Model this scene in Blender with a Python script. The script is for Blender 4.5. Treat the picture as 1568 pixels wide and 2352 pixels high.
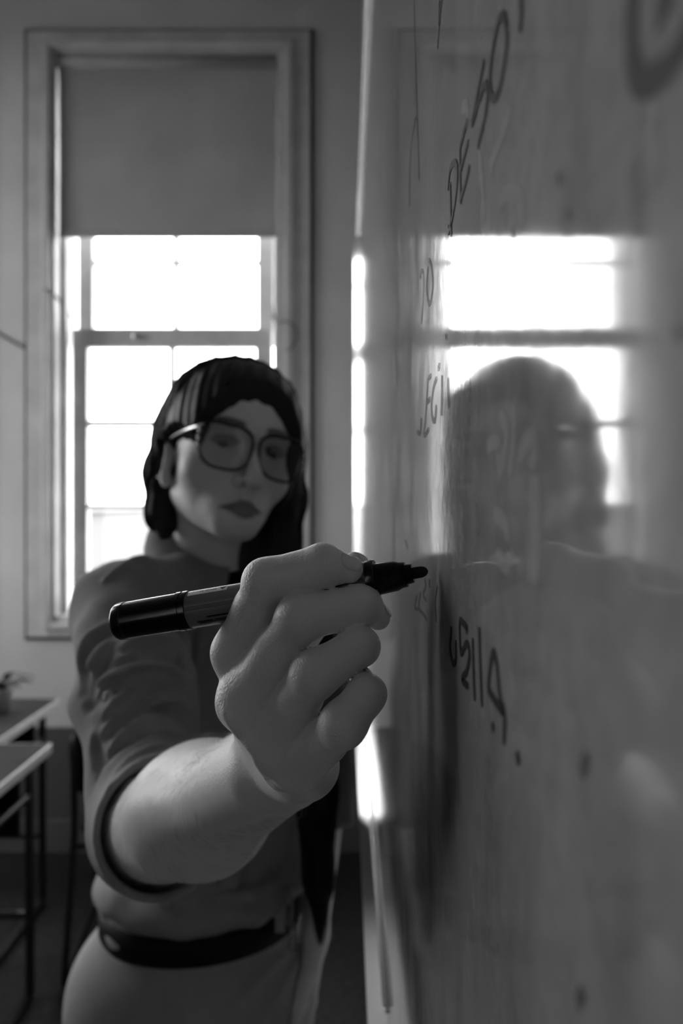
import bpy, bmesh, math, random
import numpy as np
from mathutils import Vector, Matrix, Euler

random.seed(7)
rng = np.random.default_rng(7)
for o in list(bpy.data.objects):
    bpy.data.objects.remove(o)
scene = bpy.context.scene
COL = scene.collection

# ------------------------------------------------------------------ camera
F = 1650.0                 # focal length in pixels of the 1568 x 2352 frame
VX, VY = 795.0, 1158.0     # pixel the optical axis meets
ZC = 1.45                  # camera height
cam_d = bpy.data.cameras.new('camera')
cam = bpy.data.objects.new('camera', cam_d)
COL.objects.link(cam)
cam.location = (0, 0, ZC)
cam.rotation_euler = (math.pi / 2, 0, 0)
cam_d.sensor_fit = 'VERTICAL'
cam_d.sensor_height = 36.0
cam_d.sensor_width = 24.0
cam_d.lens = F / 2352.0 * 36.0
cam_d.shift_x = -(VX - 784.0) / 2352.0
cam_d.shift_y = (VY - 1176.0) / 2352.0
cam_d.clip_start = 0.01
cam_d.dof.use_dof = True
cam_d.dof.focus_distance = 0.288
cam_d.dof.aperture_fstop = 8.0
scene.camera = cam

# ------------------------------------------------------------------ sky, exposure
world = bpy.data.worlds.new('overcast_sky')
scene.world = world
world.use_nodes = True
bg = world.node_tree.nodes['Background']
bg.inputs['Color'].default_value = (1, 1, 1, 1)
bg.inputs['Strength'].default_value = 8.0
scene.view_settings.view_transform = 'Standard'
scene.view_settings.look = 'None'
scene.view_settings.gamma = 1.0
scene.view_settings.use_curve_mapping = False
scene.view_settings.exposure = 0.6
scene.cycles.use_denoising = True
scene.cycles.max_bounces = 10
scene.cycles.diffuse_bounces = 6
scene.cycles.sample_clamp_indirect = 8.0

# window openings: (wall, centre along the wall, clear width)   z range is shared
WZ0, WZ1 = 0.96, 3.34          # clear opening of the windows
BLIND_Z = 2.565                 # lower edge of the blinds
YW = 3.0                        # inner face of the window wall
XL = -2.62                       # inner face of the left wall
YR = -4.5                       # inner face of the rear wall
XR = 0.062                      # inner face of the right wall
ZCEIL = 3.95
WX = (-1.225, -0.255)           # clear opening of the window in view
BACK_WINDOWS = [WX, (-2.48, -1.58)]
LEFT_WINDOWS = [(1.45, 2.55), (-3.5, -2.9)]
LEFT_BLINDS = [WZ1, WZ1]       # side-wall windows are open to the top

def portal(name, loc, rot, sx, sy):
    l = bpy.data.lights.new(name, 'AREA')
    l.shape = 'RECTANGLE'
    l.size, l.size_y = sx, sy
    l.cycles.is_portal = True
    o = bpy.data.objects.new(name, l)
    o.location = loc
    o.rotation_euler = rot
    COL.objects.link(o)

for (x0, x1), bz in zip(BACK_WINDOWS, (BLIND_Z, WZ1)):
    portal('window_portal', ((x0 + x1) / 2, YW + 0.23, (WZ0 + bz) / 2), (-math.pi / 2, 0, 0), x1 - x0, bz - WZ0)
for (y0, y1), bz in zip(LEFT_WINDOWS, LEFT_BLINDS):
    portal('window_portal', (XL - 0.23, (y0 + y1) / 2, (WZ0 + bz) / 2), (0, -math.pi / 2, 0), bz - WZ0, y1 - y0)

# ------------------------------------------------------------------ helpers
def P(x, y, Y):
    """world point (camera space, z relative to the camera) seen at pixel x, y at distance Y"""
    return np.array([(x - VX) / F * Y, Y, (VY - y) / F * Y])
UP = np.array([0, 0, ZC])

MATS = {}
def mat(name, g, rough=0.6, spec=0.5, metal=0.0, noise=0.0, nscale=20.0, bump=0.0, bscale=200.0, coat=0.0, stretch=None, bdist=0.001):
    if name in MATS:
        return MATS[name]
    m = bpy.data.materials.new(name)
    m.use_nodes = True
    nt = m.node_tree
    b = nt.nodes['Principled BSDF']
    b.inputs['Base Color'].default_value = (g, g, g, 1)
    b.inputs['Roughness'].default_value = rough
    b.inputs['Specular IOR Level'].default_value = spec
    b.inputs['Metallic'].default_value = metal
    b.inputs['Coat Weight'].default_value = coat
    tc = nt.nodes.new('ShaderNodeTexCoord')
    vec = tc.outputs['Object']
    if stretch:
        mp = nt.nodes.new('ShaderNodeMapping')
        mp.inputs['Scale'].default_value = stretch
        nt.links.new(vec, mp.inputs['Vector'])
        vec = mp.outputs['Vector']
    if noise > 0:
        n = nt.nodes.new('ShaderNodeTexNoise')
        n.inputs['Scale'].default_value = nscale
        n.inputs['Detail'].default_value = 5
        nt.links.new(vec, n.inputs['Vector'])
        r = nt.nodes.new('ShaderNodeMapRange')
        r.inputs['From Min'].default_value = 0.3
        r.inputs['From Max'].default_value = 0.7
        r.inputs['To Min'].default_value = g * (1 - noise)
        r.inputs['To Max'].default_value = g * (1 + noise)
        nt.links.new(n.outputs['Fac'], r.inputs['Value'])
        nt.links.new(r.outputs['Result'], b.inputs['Base Color'])
    if bump > 0:
        n2 = nt.nodes.new('ShaderNodeTexNoise')
        n2.inputs['Scale'].default_value = bscale
        n2.inputs['Detail'].default_value = 4
        nt.links.new(vec, n2.inputs['Vector'])
        bp = nt.nodes.new('ShaderNodeBump')
        bp.inputs['Strength'].default_value = bump
        bp.inputs['Distance'].default_value = bdist
        nt.links.new(n2.outputs['Fac'], bp.inputs['Height'])
        nt.links.new(bp.outputs['Normal'], b.inputs['Normal'])
    MATS[name] = m
    return m

def world_loc(o):
    v = np.zeros(3)
    while o is not None:
        v += np.array(o.location)
        o = o.parent
    return v

def tag(o, label=None, cat=None, group=None, kind=None):
    if label: o['label'] = label
    if cat: o['category'] = cat
    if group: o['group'] = group
    if kind: o['kind'] = kind
    return o

def thing(name, label, cat, loc, group=None):
    o = bpy.data.objects.new(name, None)
    o.empty_display_size = 0.1
    o.location = loc
    COL.objects.link(o)
    return tag(o, label, cat, group)

def mesh(name, verts, faces, m, parent=None, smooth=False, loc=None):
    """verts in world coordinates; the object origin is put at loc (default: its parent)"""
    verts = np.asarray(verts, float)
    base = world_loc(parent) if parent is not None else np.zeros(3)
    l = np.zeros(3) if loc is None else np.asarray(loc, float) - base
    me = bpy.data.meshes.new(name)
    if isinstance(faces, np.ndarray):
        nv, nf, k = len(verts), len(faces), faces.shape[1]
        me.vertices.add(nv)
        me.vertices.foreach_set('co', (verts - base - l).astype(np.float32).ravel())
        me.loops.add(nf * k)
        me.loops.foreach_set('vertex_index', faces.astype(np.int32).ravel())
        me.polygons.add(nf)
        me.polygons.foreach_set('loop_start', np.arange(0, nf * k, k, dtype=np.int32))
        me.update(calc_edges=True)
    else:
        me.from_pydata((verts - base - l).tolist(), [], faces)
    if smooth:
        me.shade_smooth()
    me.materials.append(m)
    o = bpy.data.objects.new(name, me)
    o.location = l
    COL.objects.link(o)
    if parent is not None:
        o.parent = parent
    return o

class MB:
    """collects boxes, tubes and lathes into one mesh"""
    def __init__(s):
        s.v, s.f, s.n = [], [], 0
    def add(s, v, f):
        v = np.asarray(v, float)
        s.v.append(v)
        s.f += [tuple(int(i) + s.n for i in q) for q in f]
        s.n += len(v)
        return s
    def box(s, a, b, bev=0.0):
        a, b = np.asarray(a, float), np.asarray(b, float)
        a, b = np.minimum(a, b), np.maximum(a, b)
        x0, y0, z0 = a; x1, y1, z1 = b
        if bev <= 0:
            v = [(x0,y0,z0),(x1,y0,z0),(x1,y1,z0),(x0,y1,z0),(x0,y0,z1),(x1,y0,z1),(x1,y1,z1),(x0,y1,z1)]
            return s.add(v, [(0,3,2,1),(4,5,6,7),(0,1,5,4),(1,2,6,5),(2,3,7,6),(3,0,4,7)])
        bm = bmesh.new()
        bmesh.ops.create_cube(bm, size=1)
        for q in bm.verts:
            q.co = Vector(((x0+x1)/2 + q.co.x*(x1-x0), (y0+y1)/2 + q.co.y*(y1-y0), (z0+z1)/2 + q.co.z*(z1-z0)))
        bmesh.ops.bevel(bm, geom=bm.edges[:], offset=bev, segments=2, affect='EDGES', profile=0.5)
        return s.bm(bm)
    def bm(s, bm):
        bm.verts.index_update()
        s.add([q.co[:] for q in bm.verts], [[q.index for q in f.verts] for f in bm.faces])
        bm.free()
        return s
    def tube(s, pts, r, n=10, closed=False, cap=True):
        pts = np.asarray(pts, float)
        r = np.broadcast_to(np.asarray(r, float), (len(pts),))
        m = len(pts)
        if closed:
            t = np.roll(pts, -1, 0) - np.roll(pts, 1, 0)
        else:
            t = np.gradient(pts, axis=0)
        t /= np.linalg.norm(t, axis=1, keepdims=True) + 1e-12
        up = np.array([0.0, 0, 1.0])
        if abs(t[0] @ up) > 0.9: up = np.array([1.0, 0, 0])
        u = np.cross(t[0], up); u /= np.linalg.norm(u)
        V = []
        for i in range(m):
            u = u - t[i] * (u @ t[i]); u /= np.linalg.norm(u) + 1e-12
            w = np.cross(t[i], u)
            a = np.arange(n) / n * 2 * math.pi
            V.append(pts[i] + r[i] * (np.cos(a)[:, None] * u + np.sin(a)[:, None] * w))
        f = []
        for i in range(m if closed else m - 1):
            j = (i + 1) % m
            for k in range(n):
                f.append((i*n+k, i*n+(k+1) % n, j*n+(k+1) % n, j*n+k))
        if cap and not closed:
            f.append(tuple(range(n))[::-1]); f.append(tuple((m-1)*n + k for k in range(n)))
        return s.add(np.concatenate(V), f)
    def lathe(s, prof, a, ax, n=32, u=None):
        """prof = [(t, r)] along axis ax from point a"""
        a = np.asarray(a, float); ax = np.asarray(ax, float) / np.linalg.norm(ax)
        if u is None:
            u = np.cross(ax, [0, 0, 1.0] if abs(ax[2]) < 0.9 else [1.0, 0, 0])
        u = np.asarray(u, float); u = u - ax * (u @ ax); u /= np.linalg.norm(u)
        w = np.cross(ax, u)
        an = np.arange(n) / n * 2 * math.pi
        V = np.concatenate([a + ax*t + r*(np.cos(an)[:, None]*u + np.sin(an)[:, None]*w) for t, r in prof])
        m = len(prof)
        f = [(i*n+k, i*n+(k+1) % n, (i+1)*n+(k+1) % n, (i+1)*n+k) for i in range(m-1) for k in range(n)]
        f.append(tuple(range(n))[::-1]); f.append(tuple((m-1)*n + k for k in range(n)))
        return s.add(V, f)
    def build(s, name, m, parent=None, smooth=False, loc=None):
        return mesh(name, np.concatenate(s.v), s.f, m, parent, smooth, loc)

def box(name, a, b, m, parent=None, bev=0.0, loc=None):
    return MB().box(a, b, bev).build(name, m, parent, False, loc)

def spline(pts, n=8):
    """Catmull-Rom through pts"""
    pts = np.asarray(pts, float)
    if len(pts) < 3:
        return np.array([pts[0] + (pts[-1] - pts[0]) * t for t in np.linspace(0, 1, n + 1)])
    q = np.vstack([2*pts[0]-pts[1], pts, 2*pts[-1]-pts[-2]])
    out = []
    for i in range(1, len(q) - 2):
        for t in np.arange(n) / n:
            out.append(0.5*((2*q[i]) + (-q[i-1]+q[i+1])*t + (2*q[i-1]-5*q[i]+4*q[i+1]-q[i+2])*t*t + (-q[i-1]+3*q[i]-3*q[i+1]+q[i+2])*t**3))
    out.append(pts[-1])
    return np.array(out)

# ---- implicit surfaces
HS = 1.0    # scale of every grid step
def smin(a, b, k):
    h = np.maximum(k - np.abs(a - b), 0) / k
    return np.minimum(a, b) - h * h * k * 0.25
def smax(a, b, k):
    return -smin(-a, -b, k)
def rcone(p, a, b, ra, rb):
    a = np.asarray(a, np.float32); d = np.asarray(b, np.float32) - a
    q = p - a
    t = np.clip(q @ d / float(d @ d + 1e-12), 0, 1)
    return np.linalg.norm(q - t[:, None] * d, axis=1) - (ra + (rb - ra) * t)
def chain(p, pts, rad, k):
    d = None
    for i in range(len(pts) - 1):
        e = rcone(p, pts[i], pts[i+1], rad[i], rad[i+1])
        d = e if d is None else (smin(d, e, k) if k > 0 else np.minimum(d, e))
    return d
_BLK = {}
def near_chain(p, pts, rad, far=0.016):
    """chain() worked out only near the polyline; further away just a large distance"""
    pts = np.asarray(pts, np.float32)
    d = np.full(len(p), far, np.float32)
    n = 729 if len(p) % 729 == 0 else 1
    blk = p.reshape(-1, n, 3); dv = d.reshape(-1, n)
    if _BLK.get('p') is not p:
        c = blk.mean(1); _BLK.update(p=p, c=c, cr=np.linalg.norm(blk[:, 0] - c, axis=1))
    c, cr = _BLK['c'], _BLK['cr']
    for i in range(len(pts) - 1):
        m = (pts[i] + pts[i+1]) / 2
        reach = np.linalg.norm(pts[i+1] - pts[i]) / 2 + max(rad[i], rad[i+1]) + far
        w = np.where(np.linalg.norm(c - m, axis=1) < cr + reach)[0]
        if len(w):
            e = rcone(blk[w].reshape(-1, 3), pts[i], pts[i+1], rad[i], rad[i+1]).reshape(-1, n)
            dv[w] = np.minimum(dv[w], e)
    return d
def ell(p, c, r, R=None):
    q = p - np.asarray(c, np.float32)
    if R is not None:
        q = q @ np.asarray(R, np.float32)
    r = np.asarray(r, np.float32)
    k0 = np.linalg.norm(q / r, axis=1)
    k1 = np.linalg.norm(q / (r * r), axis=1) + 1e-9
    return k0 * (k0 - 1) / k1
def yawm(deg):
    a = math.radians(deg); c, s = math.cos(a), math.sin(a)
    return np.array([[c, -s, 0], [s, c, 0], [0, 0, 1]])   # columns = local axes

def surface(f, lo, hi, h, B=8):
    """surface nets over a sparse set of blocks"""
    lo = np.asarray(lo, float); hi = np.asarray(hi, float); h = h * HS
    nb = np.ceil((hi - lo) / (B * h)).astype(int)
    g = np.stack(np.meshgrid(*[np.arange(n) for n in nb], indexing='ij'), -1).reshape(-1, 3)
    c = lo + (g + 0.5) * B * h
    d = f(c.astype(np.float32))
    act = g[np.abs(d) < 0.87 * B * h * 1.2]
    N = nb * B + 2
    o = np.stack(np.meshgrid(*[np.arange(B + 1)] * 3, indexing='ij'), -1).reshape(-1, 3)
    ids_l, pos_l, quads = [], [], []
    def cid(i):
        return (i[..., 0] * N[1] + i[..., 1]) * N[2] + i[..., 2]
    for s in range(0, len(act), 600):
        a = act[s:s+600]
        ii = a[:, None, :] * B + o[None]
        d = f((lo + ii.reshape(-1, 3) * h).astype(np.float32)).reshape(len(a), B+1, B+1, B+1)
        ii = ii.reshape(len(a), B+1, B+1, B+1, 3)
        S = d < 0
        cnt = np.zeros((len(a), B, B, B), np.float32); acc = np.zeros((len(a), B, B, B, 3), np.float32)
        for ax in range(3):
            u, v = [k for k in range(3) if k != ax]
            for cu in (0, 1):
                for cv in (0, 1):
                    s0 = [slice(None)] * 4; s1 = [slice(None)] * 4
                    s0[ax+1] = slice(0, B); s1[ax+1] = slice(1, B+1)
                    s0[u+1] = s1[u+1] = slice(cu, cu+B); s0[v+1] = s1[v+1] = slice(cv, cv+B)
                    d0, d1 = d[tuple(s0)], d[tuple(s1)]
                    x = S[tuple(s0)] != S[tuple(s1)]
                    t = np.where(x, d0 / np.where(x, d0 - d1, 1), 0)
                    cnt += x
                    acc[..., ax] += t; acc[..., u] += cu * x; acc[..., v] += cv * x
        m = cnt > 0
        cell = ii[:, :B, :B, :B][m]
        pos_l.append(lo + (cell + acc[m] / cnt[m][:, None]) * h)
        ids_l.append(cid(cell))
        for ax in range(3):
            u, v = [k for k in range(3) if k != ax]
            s0 = [slice(None), slice(0, B), slice(0, B), slice(0, B)]
            s1 = list(s0); s1[ax+1] = slice(1, B+1)
            A, Bs = S[tuple(s0)], S[tuple(s1)]
            x = A != Bs
            e = ii[:, :B, :B, :B][x]
            fl = A[x]
            eu = np.zeros(3, int); eu[u] = 1
            ev = np.zeros(3, int); ev[v] = 1
            q = np.stack([cid(e), cid(e - eu), cid(e - eu - ev), cid(e - ev)], 1)
            if ax == 1: fl = ~fl
            q = np.where(fl[:, None], q, q[:, ::-1])
            quads.append(q)
    ids = np.concatenate(ids_l); pos = np.concatenate(pos_l); quads = np.concatenate(quads)
    od = np.argsort(ids); ids = ids[od]; pos = pos[od]
    k = np.searchsorted(ids, quads); k = np.minimum(k, len(ids) - 1)
    ok = (ids[k] == quads).all(1)
    return pos, k[ok]

def march(f, pts, y0=0.2, y1=2.0):
    """first hit of the camera rays through the pixels pts with the surface f"""
    out = []
    dirs = np.array([[(x - VX) / F, 1.0, (VY - y) / F] for x, y in pts])
    t = np.full(len(pts), y0)
    for _ in range(80):
        d = f((dirs * t[:, None]).astype(np.float32))
        t = np.minimum(t + d * 0.8 / np.linalg.norm(dirs, axis=1), y1)
    return dirs * t[:, None]

def project(fn, p, lift, it=4):
    p = p.copy(); e = 0.0008
    for _ in range(it):
        d = fn(p.astype(np.float32))
        g = np.stack([fn((p + np.eye(3)[k] * e).astype(np.float32)) - d for k in range(3)], 1) / e
        g /= np.linalg.norm(g, axis=1, keepdims=True) + 1e-6
        p = p - g * (d - lift)[:, None]
    return p

def ridges(f, polys, r, sink=0.5, n=5, y0=0.2, jump=0.05):
    """fold polylines laid over surface f: list of (points, radii); broken where the surface steps back"""
    out = []
    for pl in polys:
        px = spline(np.array(pl, float), n)
        q = march(f, px, y0)
        ok = np.abs(f(q.astype(np.float32))) < 0.004
        tt = np.linspace(0, 1, len(q))
        rad = r * (0.35 + 0.65 * np.sin(np.pi * tt) ** 0.7)
        dirs = q / np.linalg.norm(q, axis=1, keepdims=True)
        c = q + dirs * (rad * sink)[:, None]
        s = 0
        for i in range(1, len(q) + 1):
            if i == len(q) or abs(q[i, 1] - q[i-1, 1]) > jump or not ok[i] or not ok[i-1]:
                if i - s > 1:
                    out.append((c[s:i], rad[s:i]))
                s = i
    return out

# ------------------------------------------------------------------ materials
M_wall = mat('wall_paint', 0.60, 0.75, 0.3, noise=0.08, nscale=3, bump=0.15, bscale=60)
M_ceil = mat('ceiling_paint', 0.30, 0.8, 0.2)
M_floor = mat('terrazzo', 0.022, 0.6, 0.2, noise=0.6, nscale=60)
M_trim = mat('old_white_paint', 0.55, 0.45, 0.5, noise=0.12, nscale=9, bump=0.2, bscale=40)
M_seal = mat('dark_caulk_gap', 0.05, 0.9, 0.1)
M_metal = mat('brushed_aluminium', 0.75, 0.25, 0.5, metal=1.0)
M_chrome = mat('polished_steel', 0.8, 0.15, 0.5, metal=1.0)
M_black = mat('black_plastic', 0.004, 0.22, 0.35)
M_blacksteel = mat('black_steel_tube', 0.012, 0.45, 0.5)
M_wood = mat('desk_laminate', 0.03, 0.85, 0.08, noise=0.2, nscale=10)
M_edge = mat('desk_edge_band', 0.5, 0.35, 0.5)
M_shirt = mat('cotton_twill_shirt', 0.29, 0.85, 0.2, noise=0.1, nscale=40, bump=0.35, bscale=900, bdist=0.0006)
M_inner = mat('black_neck_fill', 0.008, 0.9, 0.1)
M_trouser = mat('pale_chino', 0.34, 0.85, 0.2, noise=0.06, nscale=30, bump=0.25, bscale=900, bdist=0.0006)
M_leather = mat('black_leather', 0.005, 0.6, 0.2)

# ------------------------------------------------------------------ the room
TH = 0.24
def wall_with_openings(name, axis, lo, hi, face, outward, openings, m=None):
    """axis 0: wall runs along x at y=face; axis 1: runs along y at x=face"""
    mb = MB()
    def bx(u0, u1, z0, z1):
        a, b = (u0, face, z0), (u1, face + outward * TH, z1)
        if axis == 1:
            a, b = (face, u0, z0), (face + outward * TH, u1, z1)
        mb.box(a, b)
    cur = lo
    for u0, u1 in sorted(openings):
        bx(cur, u0, 0, ZCEIL)
        bx(u0, u1, 0, WZ0)
        bx(u0, u1, WZ1, ZCEIL)
        cur = u1
    bx(cur, hi, 0, ZCEIL)
    return tag(mb.build(name, m or M_wall), kind='structure')

wall_with_openings('wall_back', 0, XL - TH, XR + TH, YW, 1, BACK_WINDOWS)
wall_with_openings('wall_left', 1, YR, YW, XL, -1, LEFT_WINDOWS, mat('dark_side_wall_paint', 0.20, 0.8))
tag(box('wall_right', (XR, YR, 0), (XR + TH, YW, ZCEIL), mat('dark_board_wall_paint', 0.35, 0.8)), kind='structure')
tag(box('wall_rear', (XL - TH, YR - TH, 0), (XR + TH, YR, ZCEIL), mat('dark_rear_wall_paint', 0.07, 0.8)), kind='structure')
tag(box('floor', (XL - TH, YR - TH, -0.2), (XR + TH, YW + TH, 0), M_floor), kind='structure')
tag(box('ceiling', (XL - TH, YR - TH, ZCEIL), (XR + TH, YW + TH, ZCEIL + 0.2), M_ceil), kind='structure')
tag(box('baseboard_back', (XL, YW - 0.018, 0), (XR, YW, 0.14), mat('baseboard_paint', 0.12, 0.5), bev=0.004), kind='structure')

tag(box('wall_shade_band', (XL, YW - 0.012, 0.14), (XR, YW, 0.52), mat('low_wall_shade', 0.10, 0.6, 0.3), bev=0.003), kind='structure')  # dark band added to paint the shade low on the window wall

# glass: thin panes that let the daylight through
def glass_mat(name, tint, refl):
    m = bpy.data.materials.new(name); m.use_nodes = True
    nt = m.node_tree
    nt.nodes.remove(nt.nodes['Principled BSDF'])
    out = nt.nodes['Material Output']
    tr = nt.nodes.new('ShaderNodeBsdfTransparent'); tr.inputs['Color'].default_value = (tint, tint, tint, 1)
    gl = nt.nodes.new('ShaderNodeBsdfGlossy'); gl.inputs['Roughness'].default_value = 0.03
    mx = nt.nodes.new('ShaderNodeMixShader'); mx.inputs['Fac'].default_value = refl
    nt.links.new(tr.outputs[0], mx.inputs[1]); nt.links.new(gl.outputs[0], mx.inputs[2])
    nt.links.new(mx.outputs[0], out.inputs['Surface'])
    return m
M_glass = glass_mat('window_glass', 0.95, 0.05)
M_lens = glass_mat('spectacle_lens', 0.86, 0.05)

def make_window(name, X, full=True):
    """sash window in the back wall, opening X[0]..X[1]; returns the parts as (verts in a frame along x at y=YW)"""
    x0, x1 = X
    root = bpy.data.objects.new(name, None); COL.objects.link(root)
    root.location = ((x0 + x1) / 2, YW, WZ0)
    root['kind'] = 'structure'
    # casing: four flat boards with a bead on the inner edge and a dark gap to the plaster
    ox0, ox1, oz0, oz1 = x0 - 0.100, x1 + 0.105, WZ0 - 0.062, WZ1 + 0.076
    def casing(a, b):
        box('casing', a, b, M_trim, root, bev=0.004)
    casing((ox0, YW - 0.022, oz0), (x0, YW, oz1))
    casing((x1, YW - 0.022, oz0), (ox1, YW, oz1))
    casing((x0, YW - 0.022, WZ1), (x1, YW, oz1))
    casing((x0, YW - 0.022, oz0), (x1, YW, WZ0))
    g = 0.016
    mb = MB()
    mb.box((ox0 - g, YW - 0.004, oz0 - g), (ox0, YW, oz1 + g)).box((ox1, YW - 0.004, oz0 - g), (ox1 + g, YW, oz1 + g))
    mb.box((ox0, YW - 0.004, oz1), (ox1, YW, oz1 + g)).box((ox0, YW - 0.004, oz0 - g), (ox1, YW, oz0))
    mb.build('gap_line', M_seal, root)
    b = 0.03
    mb = MB()
    mb.box((x0 - b, YW - 0.042, WZ0 - b), (x0, YW - 0.02, WZ1 + b), 0.006).box((x1, YW - 0.042, WZ0 - b), (x1 + b, YW - 0.02, WZ1 + b), 0.006)
    mb.box((x0, YW - 0.042, WZ1), (x1, YW - 0.02, WZ1 + b), 0.006).box((x0, YW - 0.042, WZ0 - b), (x1, YW - 0.02, WZ0), 0.006)
    mb.build('bead_moulding', M_trim, root)
    # jamb linings and stops
    jl, jr = x0 + 0.016, x1 - 0.030
    mb = MB()
    mb.box((x0, YW - 0.02, WZ0), (jl, YW + TH, WZ1)).box((jr, YW - 0.02, WZ0), (x1, YW + TH, WZ1))
    mb.box((jl, YW - 0.02, WZ1 - 0.012), (jr, YW + TH, WZ1)).box((jl, YW - 0.02, WZ0), (jr, YW + TH, WZ0 + 0.025))
    mb.build('jamb', M_trim, root)
    mb = MB()
    mb.box((jl, YW + 0.045, WZ0), (jl + 0.022, YW + 0.072, WZ1), 0.004).box((jr - 0.022, YW + 0.045, WZ0), (jr, YW + 0.072, WZ1), 0.004)
    mb.build('stop_bead', M_trim, root)
    sx0, sx1 = x0 + 0.042, x1 - 0.066
    def sash(nm, y, z0, z1, rails, rows, px0, px1):
        """rails: bottom and top heights; rows: list of pane (z0, z1)"""
        s = bpy.data.objects.new(nm, None); COL.objects.link(s); s.parent = root
        s.location = (0, y - YW, 0)
        d = 0.042
        mx = (px0 + px1) / 2
        fr = MB()
        fr.box((sx0, y, z0), (px0, y + d, z1), 0.003).box((px1, y, z0), (sx1, y + d, z1), 0.003)
        fr.box((px0, y, z0), (px1, y + d, z0 + rails[0]), 0.003).box((px0, y, z1 - rails[1]), (px1, y + d, z1), 0.003)
        fr.build('sash_frame', M_trim, s)
        box('muntin', (mx - 0.012, y + 0.006, z0 + rails[0]), (mx + 0.012, y + d - 0.006, z1 - rails[1]), M_trim, s, bev=0.004)
        for k in range(len(rows) - 1):
            box('muntin', (px0, y + 0.007, rows[k][1]), (px1, y + d - 0.007, rows[k + 1][0]), M_trim, s, bev=0.004)
        for a, b_ in rows:
            for u0, u1 in ((px0, mx - 0.01), (mx + 0.01, px1)):
                box('pane', (u0, y + 0.019, a), (u1, y + 0.023, b_), M_glass, s)
        return s
    p0, p1 = x0 + 0.107, x1 - 0.135
    sash('sash', YW + 0.10, WZ0 + 0.025, 2.207, (0.095, 0.078), [(1.08, 1.431), (1.449, 1.786), (1.812, 2.129)], p0, p1)
    sash('sash', YW + 0.17, 2.150, WZ1 - 0.012, (0.078, 0.07), [(2.228, 2.512), (2.528, 2.82), (2.84, 3.13), (3.15, 3.258)], p0, p1)
    if full:
        mb = MB()
        mb.box((p0 + 0.20, YW + 0.085, 2.165), (p0 + 0.245, YW + 0.10, 2.182), 0.003)
        mb.tube([(p0 + 0.222, YW + 0.085, 2.174), (p0 + 0.222, YW + 0.07, 2.176)], 0.006)
        mb.build('sash_latch', M_metal, root)
    return root

def copy_tree(o, parent=None):
    c = o.copy(); COL.objects.link(c); c.parent = parent
    for ch in list(o.children):
        copy_tree(ch, c)
    return c

w1 = make_window('window_1', WX)
w2 = copy_tree(w1); w2.name = 'window_2'
w2.location.x = sum(BACK_WINDOWS[1]) / 2; w2.scale.x = (BACK_WINDOWS[1][1] - BACK_WINDOWS[1][0]) / (WX[1] - WX[0])
for k, (y0, y1) in enumerate(LEFT_WINDOWS):
    w = copy_tree(w1); w.name = 'window_%d' % (3 + k)
    w.location = (XL, (y0 + y1) / 2, WZ0); w.rotation_euler.z = math.pi / 2
    w.scale.x = (y1 - y0) / (WX[1] - WX[0])

# roller blinds
def blind_mat():
    m = bpy.data.materials.new('blind_cloth'); m.use_nodes = True
    nt = m.node_tree
    nt.nodes.remove(nt.nodes['Principled BSDF'])
    out = nt.nodes['Material Output']
    df = nt.nodes.new('ShaderNodeBsdfDiffuse'); df.inputs['Color'].default_value = (0.40, 0.40, 0.40, 1)
    tl = nt.nodes.new('ShaderNodeBsdfTranslucent'); tl.inputs['Color'].default_value = (0.06, 0.06, 0.06, 1)
    tc = nt.nodes.new('ShaderNodeTexCoord')
    n = nt.nodes.new('ShaderNodeTexNoise'); n.inputs['Scale'].default_value = 4; n.inputs['Detail'].default_value = 6
    r = nt.nodes.new('ShaderNodeMapRange'); r.inputs['To Min'].default_value = 0.28; r.inputs['To Max'].default_value = 0.46
    nt.links.new(tc.outputs['Object'], n.inputs['Vector']); nt.links.new(n.outputs['Fac'], r.inputs['Value'])
    nt.links.new(r.outputs[0], df.inputs['Color'])
    ad = nt.nodes.new('ShaderNodeAddShader')
    nt.links.new(df.outputs[0], ad.inputs[0]); nt.links.new(tl.outputs[0], ad.inputs[1])
    nt.links.new(ad.outputs[0], out.inputs['Surface'])
    return m
M_blind = blind_mat()
def make_blind(x0, x1, label, BLIND_Z=BLIND_Z):
    y = YW + 0.012
    b = thing('roller_blind', label, 'blind', ((x0 + x1) / 2, y, BLIND_Z))
    a0, a1 = x0 + 0.024, x1 - 0.034
    MB().lathe([(0, 0.026), (a1 - a0, 0.026)], (a0, y, 3.298), (1, 0, 0), 24).build('roller', M_blind, b, True)
    box('bracket', (a0 - 0.007, y - 0.02, 3.27), (a0 - 0.001, y + 0.02, 3.326), M_metal, b)
    box('bracket', (a1 + 0.001, y - 0.02, 3.27), (a1 + 0.003, y + 0.02, 3.326), M_metal, b)
    # cloth with slight waves
    nx, nz = 40, 50
    V = []
    for s in (0, 1):
        for j in range(nz + 1):
            for i in range(nx + 1):
                u, v = i / nx, j / nz
                wv = 0.0035 * math.sin(9 * u + 5 * v) * (1 - v) + 0.003 * math.sin(4 * u - 7 * v) * (1 - v)
                V.append((a0 + (a1 - a0) * u, y - 0.006 + wv + 0.0012 * s, BLIND_Z + 0.02 + (3.30 - BLIND_Z - 0.02) * v))
    f = []
    W = nx + 1; off = W * (nz + 1)
    for j in range(nz):
        for i in range(nx):
            q = (j*W+i, j*W+i+1, (j+1)*W+i+1, (j+1)*W+i)
            f.append(q); f.append(tuple(k + off for k in q[::-1]))
    mesh('cloth', V, f, M_blind, b, True)
    box('hem_bar', (a0, y - 0.012, BLIND_Z), (a1, y + 0.002, BLIND_Z + 0.026), M_blind, b, bev=0.005)
    return b
make_blind(*WX, 'pale cloth roller blind half lowered over the window behind the woman')
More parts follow.
